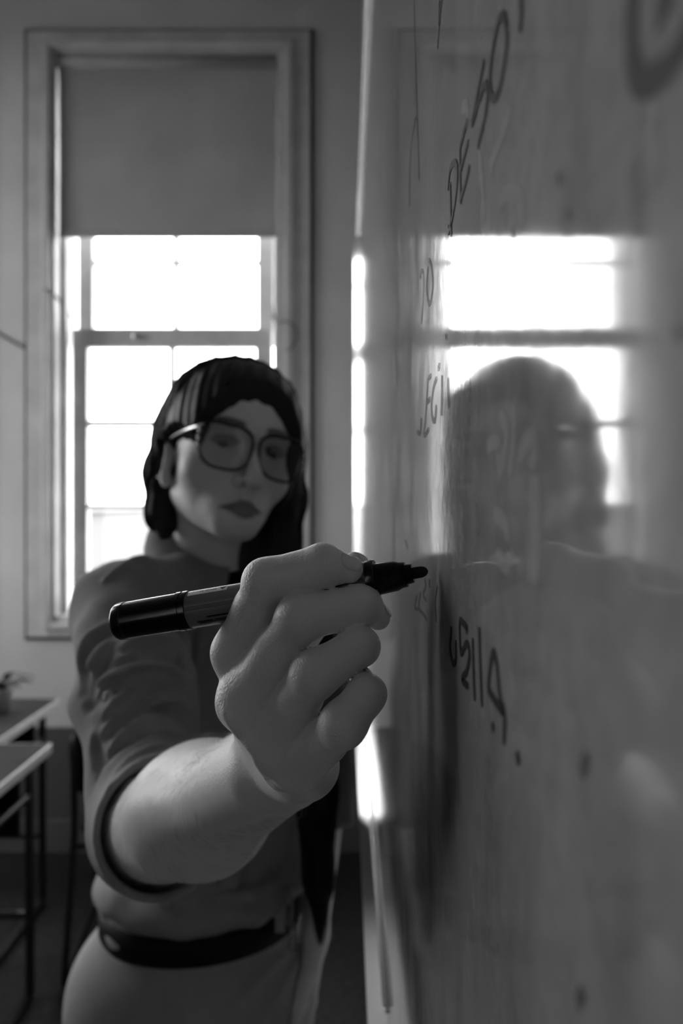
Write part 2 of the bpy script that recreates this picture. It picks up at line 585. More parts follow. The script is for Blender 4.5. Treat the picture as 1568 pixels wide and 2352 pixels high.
# neighbouring building and ground outside, barely seen against the bright sky
tag(box('ground_outside', (-60, -40, -3.3), (50, 70, -3.2), mat('paving', 0.16, 0.9)), kind='structure')
nb = thing('neighbouring_building', 'pale blank building wall outside the lower left window panes', 'building', (-8.2, 15, -3.2))
box('facade', (-12.4, 14.0, -3.2), (-4.72, 18, 1.3), mat('pale_render', 0.15, 0.9), nb)
box('parapet', (-12.5, 13.9, 1.3), (-4.66, 18.1, 1.45), mat('pale_coping', 0.2, 0.9), nb)

# ------------------------------------------------------------------ whiteboard
XB = 0.0376
BY0, BY1 = -0.62, 2.26
BZ0, BZ1 = ZC - 0.455, ZC + 0.845
def board_mat():
    m = bpy.data.materials.new('whiteboard_enamel'); m.use_nodes = True
    nt = m.node_tree; b = nt.nodes['Principled BSDF']
    b.inputs['IOR'].default_value = 1.5
    tc = nt.nodes.new('ShaderNodeTexCoord')
    # wiped smears: soft clouds stretched along the wiping direction
    mp = nt.nodes.new('ShaderNodeMapping'); mp.inputs['Scale'].default_value = (1, 9, 5)
    mp.inputs['Rotation'].default_value = (0.5, 0, 0)
    nt.links.new(tc.outputs['Object'], mp.inputs['Vector'])
    n = nt.nodes.new('ShaderNodeTexNoise'); n.inputs['Scale'].default_value = 3.0; n.inputs['Detail'].default_value = 7; n.inputs['Roughness'].default_value = 0.62
    nt.links.new(mp.outputs[0], n.inputs['Vector'])
    r = nt.nodes.new('ShaderNodeMapRange')
    r.inputs['From Min'].default_value = 0.3; r.inputs['From Max'].default_value = 0.7
    r.inputs['To Min'].default_value = 0.19; r.inputs['To Max'].default_value = 0.27
    nt.links.new(n.outputs['Fac'], r.inputs['Value'])
    n4 = nt.nodes.new('ShaderNodeTexNoise'); n4.inputs['Scale'].default_value = 150; n4.inputs['Detail'].default_value = 6; n4.inputs['Roughness'].default_value = 0.7
    nt.links.new(tc.outputs['Object'], n4.inputs['Vector'])
    r4 = nt.nodes.new('ShaderNodeMapRange'); r4.inputs['From Min'].default_value = 0.35; r4.inputs['From Max'].default_value = 0.65
    r4.inputs['To Min'].default_value = 0.88; r4.inputs['To Max'].default_value = 1.08
    nt.links.new(n4.outputs['Fac'], r4.inputs['Value'])
    mp5 = nt.nodes.new('ShaderNodeMapping'); mp5.inputs['Scale'].default_value = (1, 60, 16); mp5.inputs['Rotation'].default_value = (0.35, 0, 0)
    nt.links.new(tc.outputs['Object'], mp5.inputs['Vector'])
    n5 = nt.nodes.new('ShaderNodeTexNoise'); n5.inputs['Scale'].default_value = 1.0; n5.inputs['Detail'].default_value = 6
    nt.links.new(mp5.outputs[0], n5.inputs['Vector'])
    r5 = nt.nodes.new('ShaderNodeMapRange'); r5.inputs['From Min'].default_value = 0.3; r5.inputs['From Max'].default_value = 0.7
    r5.inputs['To Min'].default_value = 0.92; r5.inputs['To Max'].default_value = 1.07
    nt.links.new(n5.outputs['Fac'], r5.inputs['Value'])
    m4 = nt.nodes.new('ShaderNodeMath'); m4.operation = 'MULTIPLY'; nt.links.new(r4.outputs[0], m4.inputs[0]); nt.links.new(r5.outputs[0], m4.inputs[1])
    m5 = nt.nodes.new('ShaderNodeMath'); m5.operation = 'MULTIPLY'; nt.links.new(r.outputs[0], m5.inputs[0]); nt.links.new(m4.outputs[0], m5.inputs[1])
    nt.links.new(m5.outputs[0], b.inputs['Base Color'])
    r2 = nt.nodes.new('ShaderNodeMapRange')
    r2.inputs['From Min'].default_value = 0.3; r2.inputs['From Max'].default_value = 0.7
    r2.inputs['To Min'].default_value = 0.05; r2.inputs['To Max'].default_value = 0.10
    nt.links.new(n.outputs['Fac'], r2.inputs['Value'])
    m6 = nt.nodes.new('ShaderNodeMath'); m6.operation = 'MULTIPLY'; nt.links.new(r2.outputs[0], m6.inputs[0]); nt.links.new(r4.outputs[0], m6.inputs[1])
    nt.links.new(m6.outputs[0], b.inputs['Roughness'])
    n2 = nt.nodes.new('ShaderNodeTexNoise'); n2.inputs['Scale'].default_value = 90; n2.inputs['Detail'].default_value = 4
    nt.links.new(tc.outputs['Object'], n2.inputs['Vector'])
    bp = nt.nodes.new('ShaderNodeBump'); bp.inputs['Strength'].default_value = 0.05; bp.inputs['Distance'].default_value = 0.0006
    nt.links.new(n2.outputs['Fac'], bp.inputs['Height']); nt.links.new(bp.outputs[0], b.inputs['Normal'])
    return m
board = thing('whiteboard', 'large glossy whiteboard with aluminium frame on the right wall', 'whiteboard', (XR, 0.8, BZ0))
box('writing_surface', (XB, BY0, BZ0), (XR - 0.002, BY1, BZ1), board_mat(), board)
fw = 0.022
box('frame_rail', (XB - 0.005, BY0, BZ1 - 0.004), (XR, BY1 - 0.004, BZ1 + fw), M_metal, board, bev=0.002)
box('frame_rail', (XB - 0.0050, BY0, BZ0 - fw - 0.012), (XR, BY1 - 0.004, BZ0 - 0.0125), M_metal, board, bev=0.002)
M_polish = mat('polished_aluminium', 0.85, 0.14, 0.5, metal=1.0)
def prism(name, prof, axis, u0, u1, m):
    """profile extruded along y (axis 1: prof = x, z) or along z (axis 2: prof = x, y)"""
    put = (lambda p, u: (p[0], u, p[1])) if axis == 1 else (lambda p, u: (p[0], p[1], u))
    n = len(prof)
    V = [put(p, u0) for p in prof] + [put(p, u1) for p in prof]
    f = [(i, (i + 1) % n, n + (i + 1) % n, n + i) for i in range(n)] + [tuple(range(n))[::-1], tuple(range(n, 2 * n))]
    o = mesh(name, V, f, m, board)
    bm = bmesh.new(); bm.from_mesh(o.data); bmesh.ops.recalc_face_normals(bm, faces=bm.faces[:]); bm.to_mesh(o.data); bm.free()
    return o
prism('pen_ledge', [(XB - 0.0185, BZ0 - 0.0120), (XB - 0.0185, BZ0 - 0.0075), (XB - 0.0002, BZ0 - 0.0008), (XB - 0.0002, BZ0 - 0.0120)], 1, 0.30, BY1, mat('white_enamelled_ledge', 0.88, 0.25, 0.6))
box('ledge_lip', (XB - 0.0050, 0.645, BZ0 - 0.002), (XB - 0.0002, BY1, BZ0 + 0.004), M_polish, board, bev=0.001)
prism('frame_rail', [(XB - 0.0002, BY1 - 0.004), (XB - 0.0135, BY1 + 0.030), (XB - 0.0135, BY1 + 0.034), (XR - 0.001, BY1 + 0.034), (XR - 0.001, BY1 - 0.004)], 2, BZ0 - 0.030, BZ1 + fw, M_polish)

def ink_mat(name, g, alpha, rough=0.6):
    m = bpy.data.materials.new(name); m.use_nodes = True
    nt = m.node_tree; b = nt.nodes['Principled BSDF']
    b.inputs['Base Color'].default_value = (g, g, g, 1)
    b.inputs['Roughness'].default_value = rough
    b.inputs['Alpha'].default_value = alpha
    b.inputs['Specular IOR Level'].default_value = 0.06
    return m
M_ink = ink_mat('dry_marker_ink', 0.02, 0.85)
M_ink2 = ink_mat('thin_marker_ink', 0.03, 0.45)
M_ghost = ink_mat('wiped_ink_residue', 0.40, 0.33, 0.9)
M_smudge = ink_mat('grey_smudge', 0.10, 0.35, 0.8)
def on_board(x, y):
    return np.array([F * XB / (x - VX), ZC + XB * (VY - y) / (x - VX)])
def stroke(mb, pts, w=0.0022, smooth=6, lift=0.0003):
    q = spline(np.array([on_board(x, y) for x, y in pts]), smooth)
    t = np.gradient(q, axis=0); t /= np.linalg.norm(t, axis=1, keepdims=True) + 1e-12
    nn = np.stack([-t[:, 1], t[:, 0]], 1)
    L = len(q)
    hw = np.full(L, w / 2); hw[0] *= 0.6; hw[-1] *= 0.6
    a = q + nn * hw[:, None]; b = q - nn * hw[:, None]
    x0 = XB - lift
    V = [(x0, p[0], p[1]) for p in a] + [(x0, p[0], p[1]) for p in b]
    V += [(XB - 0.00005, v[1], v[2]) for v in V]
    f = [(i, i+1, L+i+1, L+i) for i in range(L-1)]
    # side walls so that the ink film has thickness
    f += [(i+1, i, 2*L+i, 2*L+i+1) for i in range(L-1)] + [(L+i, L+i+1, 3*L+i+1, 3*L+i) for i in range(L-1)]
    mb.add(V, f)
def writing(name, strokes, m, w=0.0022, label=None, lift=0.0003):
    for s in strokes:
        mb = MB()
        stroke(mb, s, w, lift=lift)
        o = mb.build(name, m, board)
        if label: o['label'] = label
writing('pen_stroke', [
    # PRESO '
    [(1029, 437), (1034, 390), (1045, 373), (1051, 396), (1047, 450), (1038, 505), (1031, 532), (1029, 520)],
    [(1034, 420), (1035, 470), (1036, 520), (1037, 541)],
    [(1074, 275), (1062, 320), (1057, 345), (1057, 400), (1058, 465)],
    [(1076, 325), (1066, 360), (1058, 392)],
    [(1078, 382), (1069, 420), (1060, 452), (1058, 468)],
    [(1112, 140), (1101, 195), (1092, 245), (1085, 283), (1097, 245), (1110, 203), (1118, 195), (1120, 225), (1113, 275), (1103, 315), (1098, 340)],
    [(1166, 70), (1158, 38), (1146, 50), (1136, 95), (1128, 150), (1126, 195), (1133, 227), (1146, 210), (1157, 160), (1164, 110), (1166, 72)],
    [(1196, -10), (1199, 30), (1195, 74)],
], M_ink, 0.0024, 'dark slanted handwriting PRESO near the top of the board')
writing('pen_stroke', [[(1456, -60), (1452, 60), (1455, 140), (1475, 188), (1515, 175), (1560, 120), (1600, 40)], [(1545, -30), (1525, 15), (1510, 35)]], M_ink2, 0.0040, 'out of focus letter stroke at the upper right of the board')
writing('pen_stroke', [
    [(951, -10), (954, 120), (957, 240), (961, 340), (963, 415)], [(955, 268), (945, 330), (941, 400), (940, 475)],
    [(1016, -10), (1011, 40), (1005, 112)], [(1010, 0), (1008, 60)]], M_ink2, 0.0020, 'thin far letter strokes near the top left of the board')
writing('pen_stroke', [
    [(965, 640), (968, 622), (973, 632), (972, 680), (968, 745)],
    [(984, 596), (990, 610), (994, 650), (990, 690), (984, 696), (980, 660), (983, 612)]], M_ink2, 0.0022, 'small figures 20 left of the window reflection')
writing('pen_stroke', [
    [(983, 868), (980, 920), (977, 965), (974, 1000), (985, 985)], [(984, 870), (990, 862)], [(981, 925), (988, 915)],
    [(1003, 868), (996, 890), (991, 930), (993, 960), (999, 965), (1002, 930)],
    [(1015, 862), (1015, 910), (1014, 955)], [(1029, 868), (1030, 905), (1031, 938)], [(1010, 838), (1006, 848)],
    [(1025, 768), (1024, 780)], [(968, 960), (965, 995), (957, 990)]], M_ink2, 0.0024, 'faint letters LEON beside the reflected hair')
writing('pen_stroke', [
    [(1037, 1440), (1034, 1490), (1040, 1522), (1047, 1515), (1047, 1470)],
    [(1056, 1422), (1072, 1440), (1071, 1450)], [(1056, 1424), (1057, 1470), (1060, 1500), (1072, 1478), (1079, 1500), (1073, 1540), (1062, 1560), (1076, 1578)],
    [(1086, 1465), (1088, 1530), (1091, 1610)],
    [(1101, 1440), (1104, 1530), (1108, 1624)],
    [(1122, 1580), (1127, 1530), (1134, 1498), (1142, 1530), (1149, 1600), (1160, 1645), (1158, 1710)], [(1121, 1582), (1138, 1610), (1158, 1640)], [(1131, 1660), (1135, 1680)],
    [(1188, 1725), (1192, 1758)]], M_ink, 0.0024, 'dark handwriting USILA below the marker')
writing('pen_stroke', [
    [(966, 1360), (962, 1395), (972, 1410), (980, 1425)], [(975, 1330), (978, 1345), (972, 1365), (979, 1380)], [(986, 1330), (987, 1350)],
    [(1005, 1345), (1000, 1380), (1002, 1430)], [(931, 1240), (936, 1262)], [(958, 1365), (953, 1395), (961, 1400)]], M_ink2, 0.0018, 'faint letters behind the marker tip')
for (x, y, w, h) in [(1310, 493, 7, 9), (1180, 536, 6, 9), (1286, 411, 7, 8), (1345, 1755, 14, 26), (1335, 2290, 18, 18), (1563, 765, 6, 14)]:
    writing('ink_dot', [[(x - w * 0.4, y + h), (x, y), (x + w * 0.4, y - h)]], M_ink2, 0.0022)
writing('wiped_mark', [
    [(1150, 955), (1165, 985), (1160, 1040), (1145, 1100)], [(1182, 920), (1180, 1010), (1173, 1090)], [(1120, 1030), (1135, 1015), (1150, 1030), (1142, 1070)],
    [(1195, 1050), (1215, 1010), (1230, 1015), (1225, 1080)], [(1140, 1270), (1165, 1300), (1180, 1270)], [(1135, 1180), (1160, 1200), (1170, 1240)],
    [(1150, 480), (1160, 445), (1185, 440), (1200, 470), (1198, 530)], [(1100, 350), (1110, 440), (1112, 520)], [(1060, 250), (1072, 245), (1075, 290)],
    [(1455, 350), (1460, 400), (1470, 470)], [(1175, 250), (1150, 320), (1125, 390)]], M_ghost, 0.0042, 'pale wiped pen marks over the dark reflection', 0.0002)
writing('wiped_mark', [[(1228, 1095), (1230, 1150), (1231, 1220), (1228, 1290), (1224, 1338)]], M_ghost, 0.0085, 'long pale wiped patch below the reflected face', 0.0002)
writing('wiped_mark', [[(1465, 340), (1472, 400), (1478, 470)]], M_ghost, 0.012, 'soft pale patch high on the board', 0.0002)

# ------------------------------------------------------------------ the woman
person = thing('person', 'woman in rolled-sleeve shirt and glasses holding out a marker at the whiteboard', 'person', (-0.22, 1.02, 0.0))

# --- joints (camera space)
SR = np.array([-0.2535, 0.82, -0.120]); SL = np.array([-0.052, 1.045, -0.130])
EL = P(355, 1885, 0.58)
WR = P(635, 1742, 0.368)
NB = np.array([-0.180, 0.968, -0.075])

# --- head frame
def unit(v): v = np.asarray(v, float); return v / np.linalg.norm(v)
HY, HP, HRl = math.radians(29), math.radians(5), math.radians(10.5)
h_f = np.array([math.sin(HY) * math.cos(HP), -math.cos(HY) * math.cos(HP), math.sin(HP)])
x_0 = np.array([math.cos(HY), math.sin(HY), 0.0])
z_0 = np.cross(h_f, x_0)            # up
h_x = math.cos(HRl) * x_0 - math.sin(HRl) * z_0
h_z = np.cross(h_f, h_x)
HR = np.stack([h_x, h_f, h_z], 1)   # columns: her left, forward, up
HO = P(576, 1029, 0.845) - 0.083 * h_f
def H(x, y, z): return HO + HR @ np.array([x, y, z], float)
def to_head(p): return ((p - HO.astype(np.float32)) @ HR.astype(np.float32))

# --- fingers: (px x, px y, Y), radii in m
FING = {
    'index':  ([P(547, 1499, 0.311), P(611, 1336, 0.294), P(741, 1299, 0.2895), P(802, 1308, 0.291)], [0.0100, 0.0085, 0.0077, 0.0056]),
    'middle': ([P(563, 1612, 0.304), P(689, 1419, 0.284), P(828, 1391, 0.291), P(868, 1419, 0.301)], [0.0106, 0.0085, 0.0075, 0.0052]),
    'ring':   ([P(630, 1692, 0.302), P(722, 1549, 0.279), P(826, 1485, 0.284), P(835, 1496, 0.302)], [0.0098, 0.0084, 0.0067, 0.0060]),
    'little': ([P(690, 1755, 0.304), P(787, 1664, 0.272), P(843, 1594, 0.277), P(828, 1560, 0.288)], [0.0094, 0.0078, 0.0062, 0.0047]),
    'thumb':  ([P(640, 1610, 0.352), P(668, 1480, 0.357), P(745, 1372, 0.348), P(812, 1311, 0.327)], [0.0135, 0.0105, 0.0098, 0.0080]),
}
def finger(p, nm):
    pts, r = FING[nm]
    d = chain(p, pts, r, 0.004)
    for j in (1, 2):
        e = np.linalg.norm(p - pts[j].astype(np.float32), axis=1) - r[j] * 1.04
        d = smin(d, e, 0.004)
    # flesh of the phalanges
    for j in (0, 1):
        c = pts[j] * 0.5 + pts[j+1] * 0.5
        ax = pts[j+1] - pts[j]
        e = rcone(p, pts[j] + ax * 0.30, pts[j] + ax * 0.62, (r[j] + r[j+1]) * 0.47, (r[j] + r[j+1]) * 0.47)
        d = smin(d, e, 0.004)
    return d
FDIR = unit(EL - WR)                      # from the wrist to the elbow
def forearm(p):
    side = unit(np.cross(FDIR, [0.35, 0.3, -0.9]))
    a1, b1 = WR + side * 0.011, EL + side * 0.016
    a2, b2 = WR - side * 0.011, EL - side * 0.018
    d = smin(rcone(p, a1, b1, 0.0185, 0.026), rcone(p, a2, b2, 0.0195, 0.025), 0.02)
    d = smin(d, rcone(p, P(655, 1800, 0.40), P(500, 1880, 0.50), 0.0155, 0.029), 0.015)
    m = WR + (EL - WR) * 0.60
    d = smin(d, ell(p, m + [0, 0, -0.006], (0.032, 0.032, 0.032)), 0.05)
    m = WR + (EL - WR) * 0.80
    d = smin(d, ell(p, m + [0, 0, -0.009], (0.035, 0.035, 0.035)), 0.03)
    return d
def palm(p):
    d = None
    k = 0.010
    for nm, r0 in (('index', 0.0100), ('middle', 0.0106), ('ring', 0.0105), ('little', 0.0105)):
        a = FING[nm][0][0]
        off = {'index': -0.010, 'middle': -0.003, 'ring': 0.005, 'little': 0.012}[nm]
        side = unit(FING['little'][0][0] - FING['index'][0][0])
        w = WR + side * off - FDIR * 0.006
        e = rcone(p, w, a, 0.0150, r0)
        d = e if d is None else smin(d, e, k)
    # thenar and hypothenar pads
    d = smin(d, rcone(p, WR - FDIR * 0.012, FING['thumb'][0][0], 0.016, 0.0145), 0.014)
    d = smin(d, rcone(p, P(712, 1758, 0.322), P(692, 1740, 0.352), 0.0120, 0.013), 0.014)
    return smin(d, forearm(p), 0.006)
def arm_base(p):
    hand = p[:, 1] < 0.405
    d = np.empty(len(p), np.float32)
    if hand.any(): d[hand] = hand_sdf(p[hand])
    if (~hand).any(): d[~hand] = forearm(p[~hand])
    ua = rcone(p, EL, SR, 0.040, 0.046)
    return smin(d, ua, 0.03)
def hand_sdf(p):
    pl = palm(p)
    d = pl
    for nm in ('index', 'middle', 'ring', 'little'):
        d = np.minimum(d, smin(pl, finger(p, nm), 0.0085))
    return np.minimum(d, smin(pl, finger(p, 'thumb'), 0.012))
_cre = ridges(arm_base, [[(560, 1683), (590, 1726), (622, 1765), (655, 1803)], [(596, 1748), (622, 1788), (640, 1808)]], 0.0020, 0.85, y0=0.25, jump=0.006)
_kn = ridges(arm_base, [[(520, 1640), (545, 1670), (575, 1705)]], 0.0016, 0.7, y0=0.25, jump=0.006)
def arm_sdf(p):
    d = arm_base(p)
    for q, r in _cre + _kn:
        d = smin(d, near_chain(p, q, r), 0.005)
    return d

# --- head
def head_core(q):
    d = ell(q, (0, -0.010, 0.030), (0.071, 0.090, 0.080))
    d = smin(d, ell(q, (0, 0.022, -0.020), (0.058, 0.066, 0.078)), 0.03)
    return smin(d, ell(q, (0, 0.040, 0.030), (0.056, 0.048, 0.055)), 0.03)          # forehead
def head_sdf(p):
    q = to_head(p)
    ax = np.abs(q[:, 0]); qs = np.stack([ax, q[:, 1], q[:, 2]], 1)
    E = lambda c, r, R=None: ell(qs, c, r, R)
    d = head_core(q)
    d = smin(d, E((0.046, 0.042, -0.030), (0.021, 0.024, 0.020)), 0.022)          # cheek bone
    d = smin(d, rcone(qs, (0.047, -0.004, -0.056), (0.015, 0.062, -0.092), 0.013, 0.012), 0.03)   # jaw
    d = smin(d, ell(q, (0, 0.068, -0.092), (0.019, 0.018, 0.015)), 0.016)         # chin
    d = smin(d, ell(q, (0, 0.062, -0.070), (0.030, 0.024, 0.022)), 0.02)          # muzzle
    d = smin(d, E((0.026, 0.074, 0.021), (0.022, 0.010, 0.006)), 0.012)           # brow
    # sockets
    d = smax(d, -E((0.032, 0.094, -0.001), (0.019, 0.016, 0.0135)), 0.012)
    # nose
    d = smin(d, chain(q, np.array([(0, 0.080, 0.012), (0, 0.094, -0.012), (0, 0.1065, -0.034), (0, 0.1050, -0.041)]), [0.0058, 0.0062, 0.0082, 0.0082], 0.004), 0.005)
    d = smin(d, E((0.0120, 0.0915, -0.0425), (0.0056, 0.0100, 0.0066)), 0.007)
    d = smax(d, -E((0.0075, 0.0985, -0.0500), (0.0048, 0.0066, 0.0052)), 0.002)
    d = smin(d, rcone(q, (0, 0.098, -0.046), (0, 0.086, -0.053), 0.0038, 0.004), 0.004)
    # lids and eyes
    lid = np.linalg.norm(qs - np.array([0.0315, 0.0665, -0.001], np.float32), axis=1) - 0.0142
    slit = E((0.0315, 0.083, -0.0025), (0.0135, 0.012, 0.0042))
    lid = smax(lid, -slit, 0.0015)
    d = smin(d, lid, 0.004)
    # lips
    up = chain(qs, np.array([(0, 0.0875, -0.0685), (0.008, 0.0872, -0.0680), (0.024, 0.0735, -0.0735)]), [0.0046, 0.0050, 0.0024], 0.003)
    lo = chain(qs, np.array([(0, 0.0865, -0.0795), (0.010, 0.0845, -0.0790), (0.023, 0.0735, -0.0745)]), [0.0056, 0.0050, 0.0020], 0.003)
    d = smin(d, up, 0.0035); d = smin(d, lo, 0.0035)
    d = smax(d, -chain(qs, np.array([(0, 0.0945, -0.0738), (0.010, 0.0920, -0.0738), (0.025, 0.0780, -0.0750)]), [0.0022, 0.0022, 0.0014], 0), 0.002)
    d = smax(d, -rcone(q, (0, 0.0960, -0.0590), (0, 0.0945, -0.0640), 0.0022, 0.0028), 0.003)
    # ears
    ec = np.array([0.072, -0.012, -0.016])
    R = yawm(-24)
    ear = ell(qs, ec, (0.0075, 0.0165, 0.029), R)
    ear = smin(ear, ell(qs, ec + [-0.001, 0.006, -0.026], (0.006, 0.009, 0.010), R), 0.006)
    ear = smax(ear, -ell(qs, ec + [0.0075, 0.003, 0.000], (0.006, 0.010, 0.018), R), 0.004)
    ear = smin(ear, ell(qs, ec + [0.002, 0.010, -0.004], (0.004, 0.004, 0.007), R), 0.004)
    d = smin(d, ear, 0.005)
    # neck and throat
    n = rcone(p, H(0, -0.026, -0.06), NB, 0.047, 0.052)
    d = smin(d, n, 0.02)
    d = smin(d, rcone(p, NB, NB + np.array([0.02, -0.02, -0.10]), 0.052, 0.075), 0.03)
    return d

def add_attr(me, name, arr):
    a = me.attributes.new(name, 'FLOAT', 'POINT')
    a.data.foreach_set('value', np.asarray(arr, np.float32))

# --- garments
ST_C = np.array([-0.150, 0.985, -0.255])
W_C = np.array([-0.200, 1.020, -0.500])
def torso(p):
    d = ell(p, ST_C, (0.150, 0.108, 0.190), yawm(35))
    f = np.array([math.sin(math.radians(35)), -math.cos(math.radians(35)), 0]); rt = np.array([-f[1], f[0], 0]) * -1
    for s in (-1, 1):
        d = smin(d, ell(p, ST_C + f * 0.062 + rt * s * 0.062 + np.array([0, 0, -0.02]), (0.060, 0.060, 0.062)), 0.05)
    d = smin(d, ell(p, W_C, (0.128, 0.098, 0.17), yawm(12)), 0.08)
    d = smin(d, rcone(p, NB + [0, 0, -0.028], SR, 0.048, 0.050), 0.04)
    d = smin(d, rcone(p, NB + [0, 0, -0.028], SL, 0.048, 0.050), 0.04)
    return d
CUFF_N = FDIR
CUFF_P = EL - FDIR * 0.050
EL_L = np.array([-0.032, 1.095, -0.415]); WR_L = np.array([-0.047, 1.045, -0.625])
CUFF_OFF = np.array([-0.008, 0.0, -0.013])
def sleeve_r(p):
    d = rcone(p, SR, EL * 0.5 + SR * 0.5, 0.056, 0.0555)
    d = smin(d, rcone(p, EL * 0.5 + SR * 0.5, EL + [-0.003, 0.006, -0.004], 0.0555, 0.0475), 0.02)
    d = smin(d, rcone(p, EL + [-0.003, 0.004, -0.004], EL - FDIR * 0.07 + CUFF_OFF, 0.0475, 0.0470), 0.015)
    return d
def sleeve_l(p):
    d = chain(p, np.array([SL, EL_L, EL_L + (WR_L - EL_L) * 0.4]), [0.052, 0.046, 0.045], 0.015)
    return smax(d, (p - (EL_L + (WR_L - EL_L) * 0.30).astype(np.float32)) @ unit(WR_L - EL_L).astype(np.float32), 0.004)
def shirt_base(p):
    d = smin(torso(p), sleeve_r(p), 0.022)
    d = smin(d, sleeve_l(p), 0.022)
    # blouse of cloth above the belt
    d = smin(d, ell(p, (-0.203, 1.014, -0.528), (0.148, 0.116, 0.040), yawm(12)), 0.03)
    return d
FOLDS = [
    [(258, 1430), (220, 1456), (199, 1483), (191, 1528), (190, 1576)],
    [(247, 1475), (226, 1512), (210, 1550), (201, 1600)],
    [(206, 1611), (234, 1574), (274, 1555), (327, 1536), (381, 1536), (420, 1556)],
    [(247, 1633), (287, 1600), (327, 1566), (368, 1550), (410, 1556)],
    [(245, 1675), (279, 1640), (314, 1614), (350, 1600)],
    [(280, 1512), (340, 1490), (395, 1496), (424, 1530)],
    [(290, 1478), (350, 1464), (395, 1472), (424, 1500)],
    [(255, 1725), (300, 1672), (350, 1640), (400, 1640), (432, 1655)],
    [(330, 1650), (375, 1622), (415, 1622), (436, 1638)],
    [(215, 1690), (222, 1740), (232, 1790), (240, 1830)],
    [(242, 1330), (290, 1302), (327, 1290), (354, 1308), (385, 1345)],
    [(300, 1440), (360, 1425), (410, 1450), (432, 1500)],
    [(455, 1345), (470, 1400), (466, 1460), (455, 1520)],
    [(490, 1370), (500, 1440), (490, 1500)],
    [(240, 1985), (300, 2005), (370, 2045), (450, 2060)],
    [(500, 2060), (580, 2050), (650, 2010)],
]
_folds = ridges(shirt_base, FOLDS, 0.0088, -0.05, n=2, y0=0.35)
_grooves = ridges(shirt_base, [[(x + 3, y + 15) for x, y in pl] for pl in FOLDS[:10]], 0.0068, -0.25, n=2, y0=0.35)
# rolled cuff: the band past the fold
def cuff_band(p):
    d = sleeve_r(p) - 0.0030
    t = (p - CUFF_P.astype(np.float32)) @ CUFF_N.astype(np.float32)
    return smax(smax(d, -t, 0.004), t - 0.052, 0.006)
CUFF_LINES = [[(246, 1750), (262, 1724), (290, 1703), (341, 1677), (394, 1676), (447, 1704)]]
CUFF_EDGES = [[(250, 1868), (262, 1815), (300, 1768), (350, 1740), (410, 1728)], [(248, 1810), (275, 1765), (320, 1730), (380, 1712), (440, 1722)]]
_cuffbase = lambda p: np.minimum(shirt_base(p), cuff_band(p))
_folds2 = ridges(_cuffbase, CUFF_LINES, 0.0050, 0.2, y0=0.35)
_folds3 = ridges(_cuffbase, CUFF_EDGES, 0.0032, 0.2, y0=0.35)
def fold_noise(p):
    x, y, z = p[:, 0], p[:, 1], p[:, 2]
    return 0.0016 * np.sin(46 * x + 38 * z + 3 * np.sin(23 * y + 17 * z)) + 0.0012 * np.sin(71 * z - 52 * x + 2.2 * np.sin(31 * x)) + 0.0008 * np.sin(120 * x + 90 * z + 60 * y)
def shirt_sdf(p):
    d = shirt_base(p) + fold_noise(p)
    for q, r in _folds:
        d = smin(d, near_chain(p, q, r), 0.006)
    for q, r in _grooves:
        d = smax(d, -near_chain(p, q, r), 0.008)
    d = np.minimum(d, cuff_band(p))
    for q, r in _folds3:
        d = smin(d, near_chain(p, q, r), 0.003)
    for q, r in _folds2:
        d = smax(d, -near_chain(p, q, r), 0.004)
    # open ends: the right cuff, the neck, the waist
    t = (p - CUFF_P.astype(np.float32)) @ (-CUFF_N).astype(np.float32)
    arm_side = rcone(p, EL, WR, 0.075, 0.075)
    d = np.where(arm_side < 0.0, smax(d, t, 0.004), d)
    cav = smax(rcone(p, EL - FDIR * 0.015 + CUFF_OFF * 0.6, EL - FDIR * 0.2 + CUFF_OFF * 1.6, 0.0440, 0.0450), -(t + 0.05), 0.01)
    d = smax(d, -cav, 0.003)
    d = smax(d, -rcone(p, NB + [0, 0, 0.2], NB + [0.008, -0.012, -0.03], 0.054, 0.054), 0.01)
    d = smax(d, -(p[:, 2] + 0.600), 0.006)
    return d

HIP = np.array([-0.222, 1.015, -0.640])
HJ_R = np.array([-0.302, 0.995, -0.70]); HJ_L = np.array([-0.145, 1.035, -0.70])
KN_R = np.array([-0.325, 0.985, -1.03]); KN_L = np.array([-0.125, 1.05, -1.03])
AN_R = np.array([-0.335, 1.03, -1.385]); AN_L = np.array([-0.12, 1.10, -1.385])
def trouser_base(p):
    d = ell(p, (-0.205, 1.022, -0.575), (0.131, 0.101, 0.10), yawm(12))
    d = smin(d, ell(p, HIP + [0, 0, -0.015], (0.156, 0.116, 0.105), yawm(12)), 0.025)
    lr = chain(p, np.array([HJ_R, KN_R, AN_R]), [0.084, 0.070, 0.075], 0.02)
    ll = chain(p, np.array([HJ_L, KN_L, AN_L]), [0.082, 0.070, 0.075], 0.02)
    d = np.minimum(smin(d, lr, 0.03), smin(d, ll, 0.03))
    return d
_tf = ridges(trouser_base, [
    [(250, 2128), (268, 2148), (305, 2160)], [(245, 2130), (270, 2165), (320, 2180)], [(428, 2165), (426, 2230), (420, 2352)],
    [(684, 2128), (600, 2165), (520, 2185), (440, 2200)], [(685, 2150), (610, 2230), (540, 2300)], [(688, 2200), (630, 2290), (570, 2380)]], 0.0075, 0.3, y0=0.6)
def trouser_sdf(p):
    d = trouser_base(p)
    for q, r in _tf:
        d = smin(d, near_chain(p, q, r), 0.010)
    d = smax(d, p[:, 2] - (-0.540), 0.006)
    d = smax(d, -1.40 - p[:, 2], 0.006)
    return d

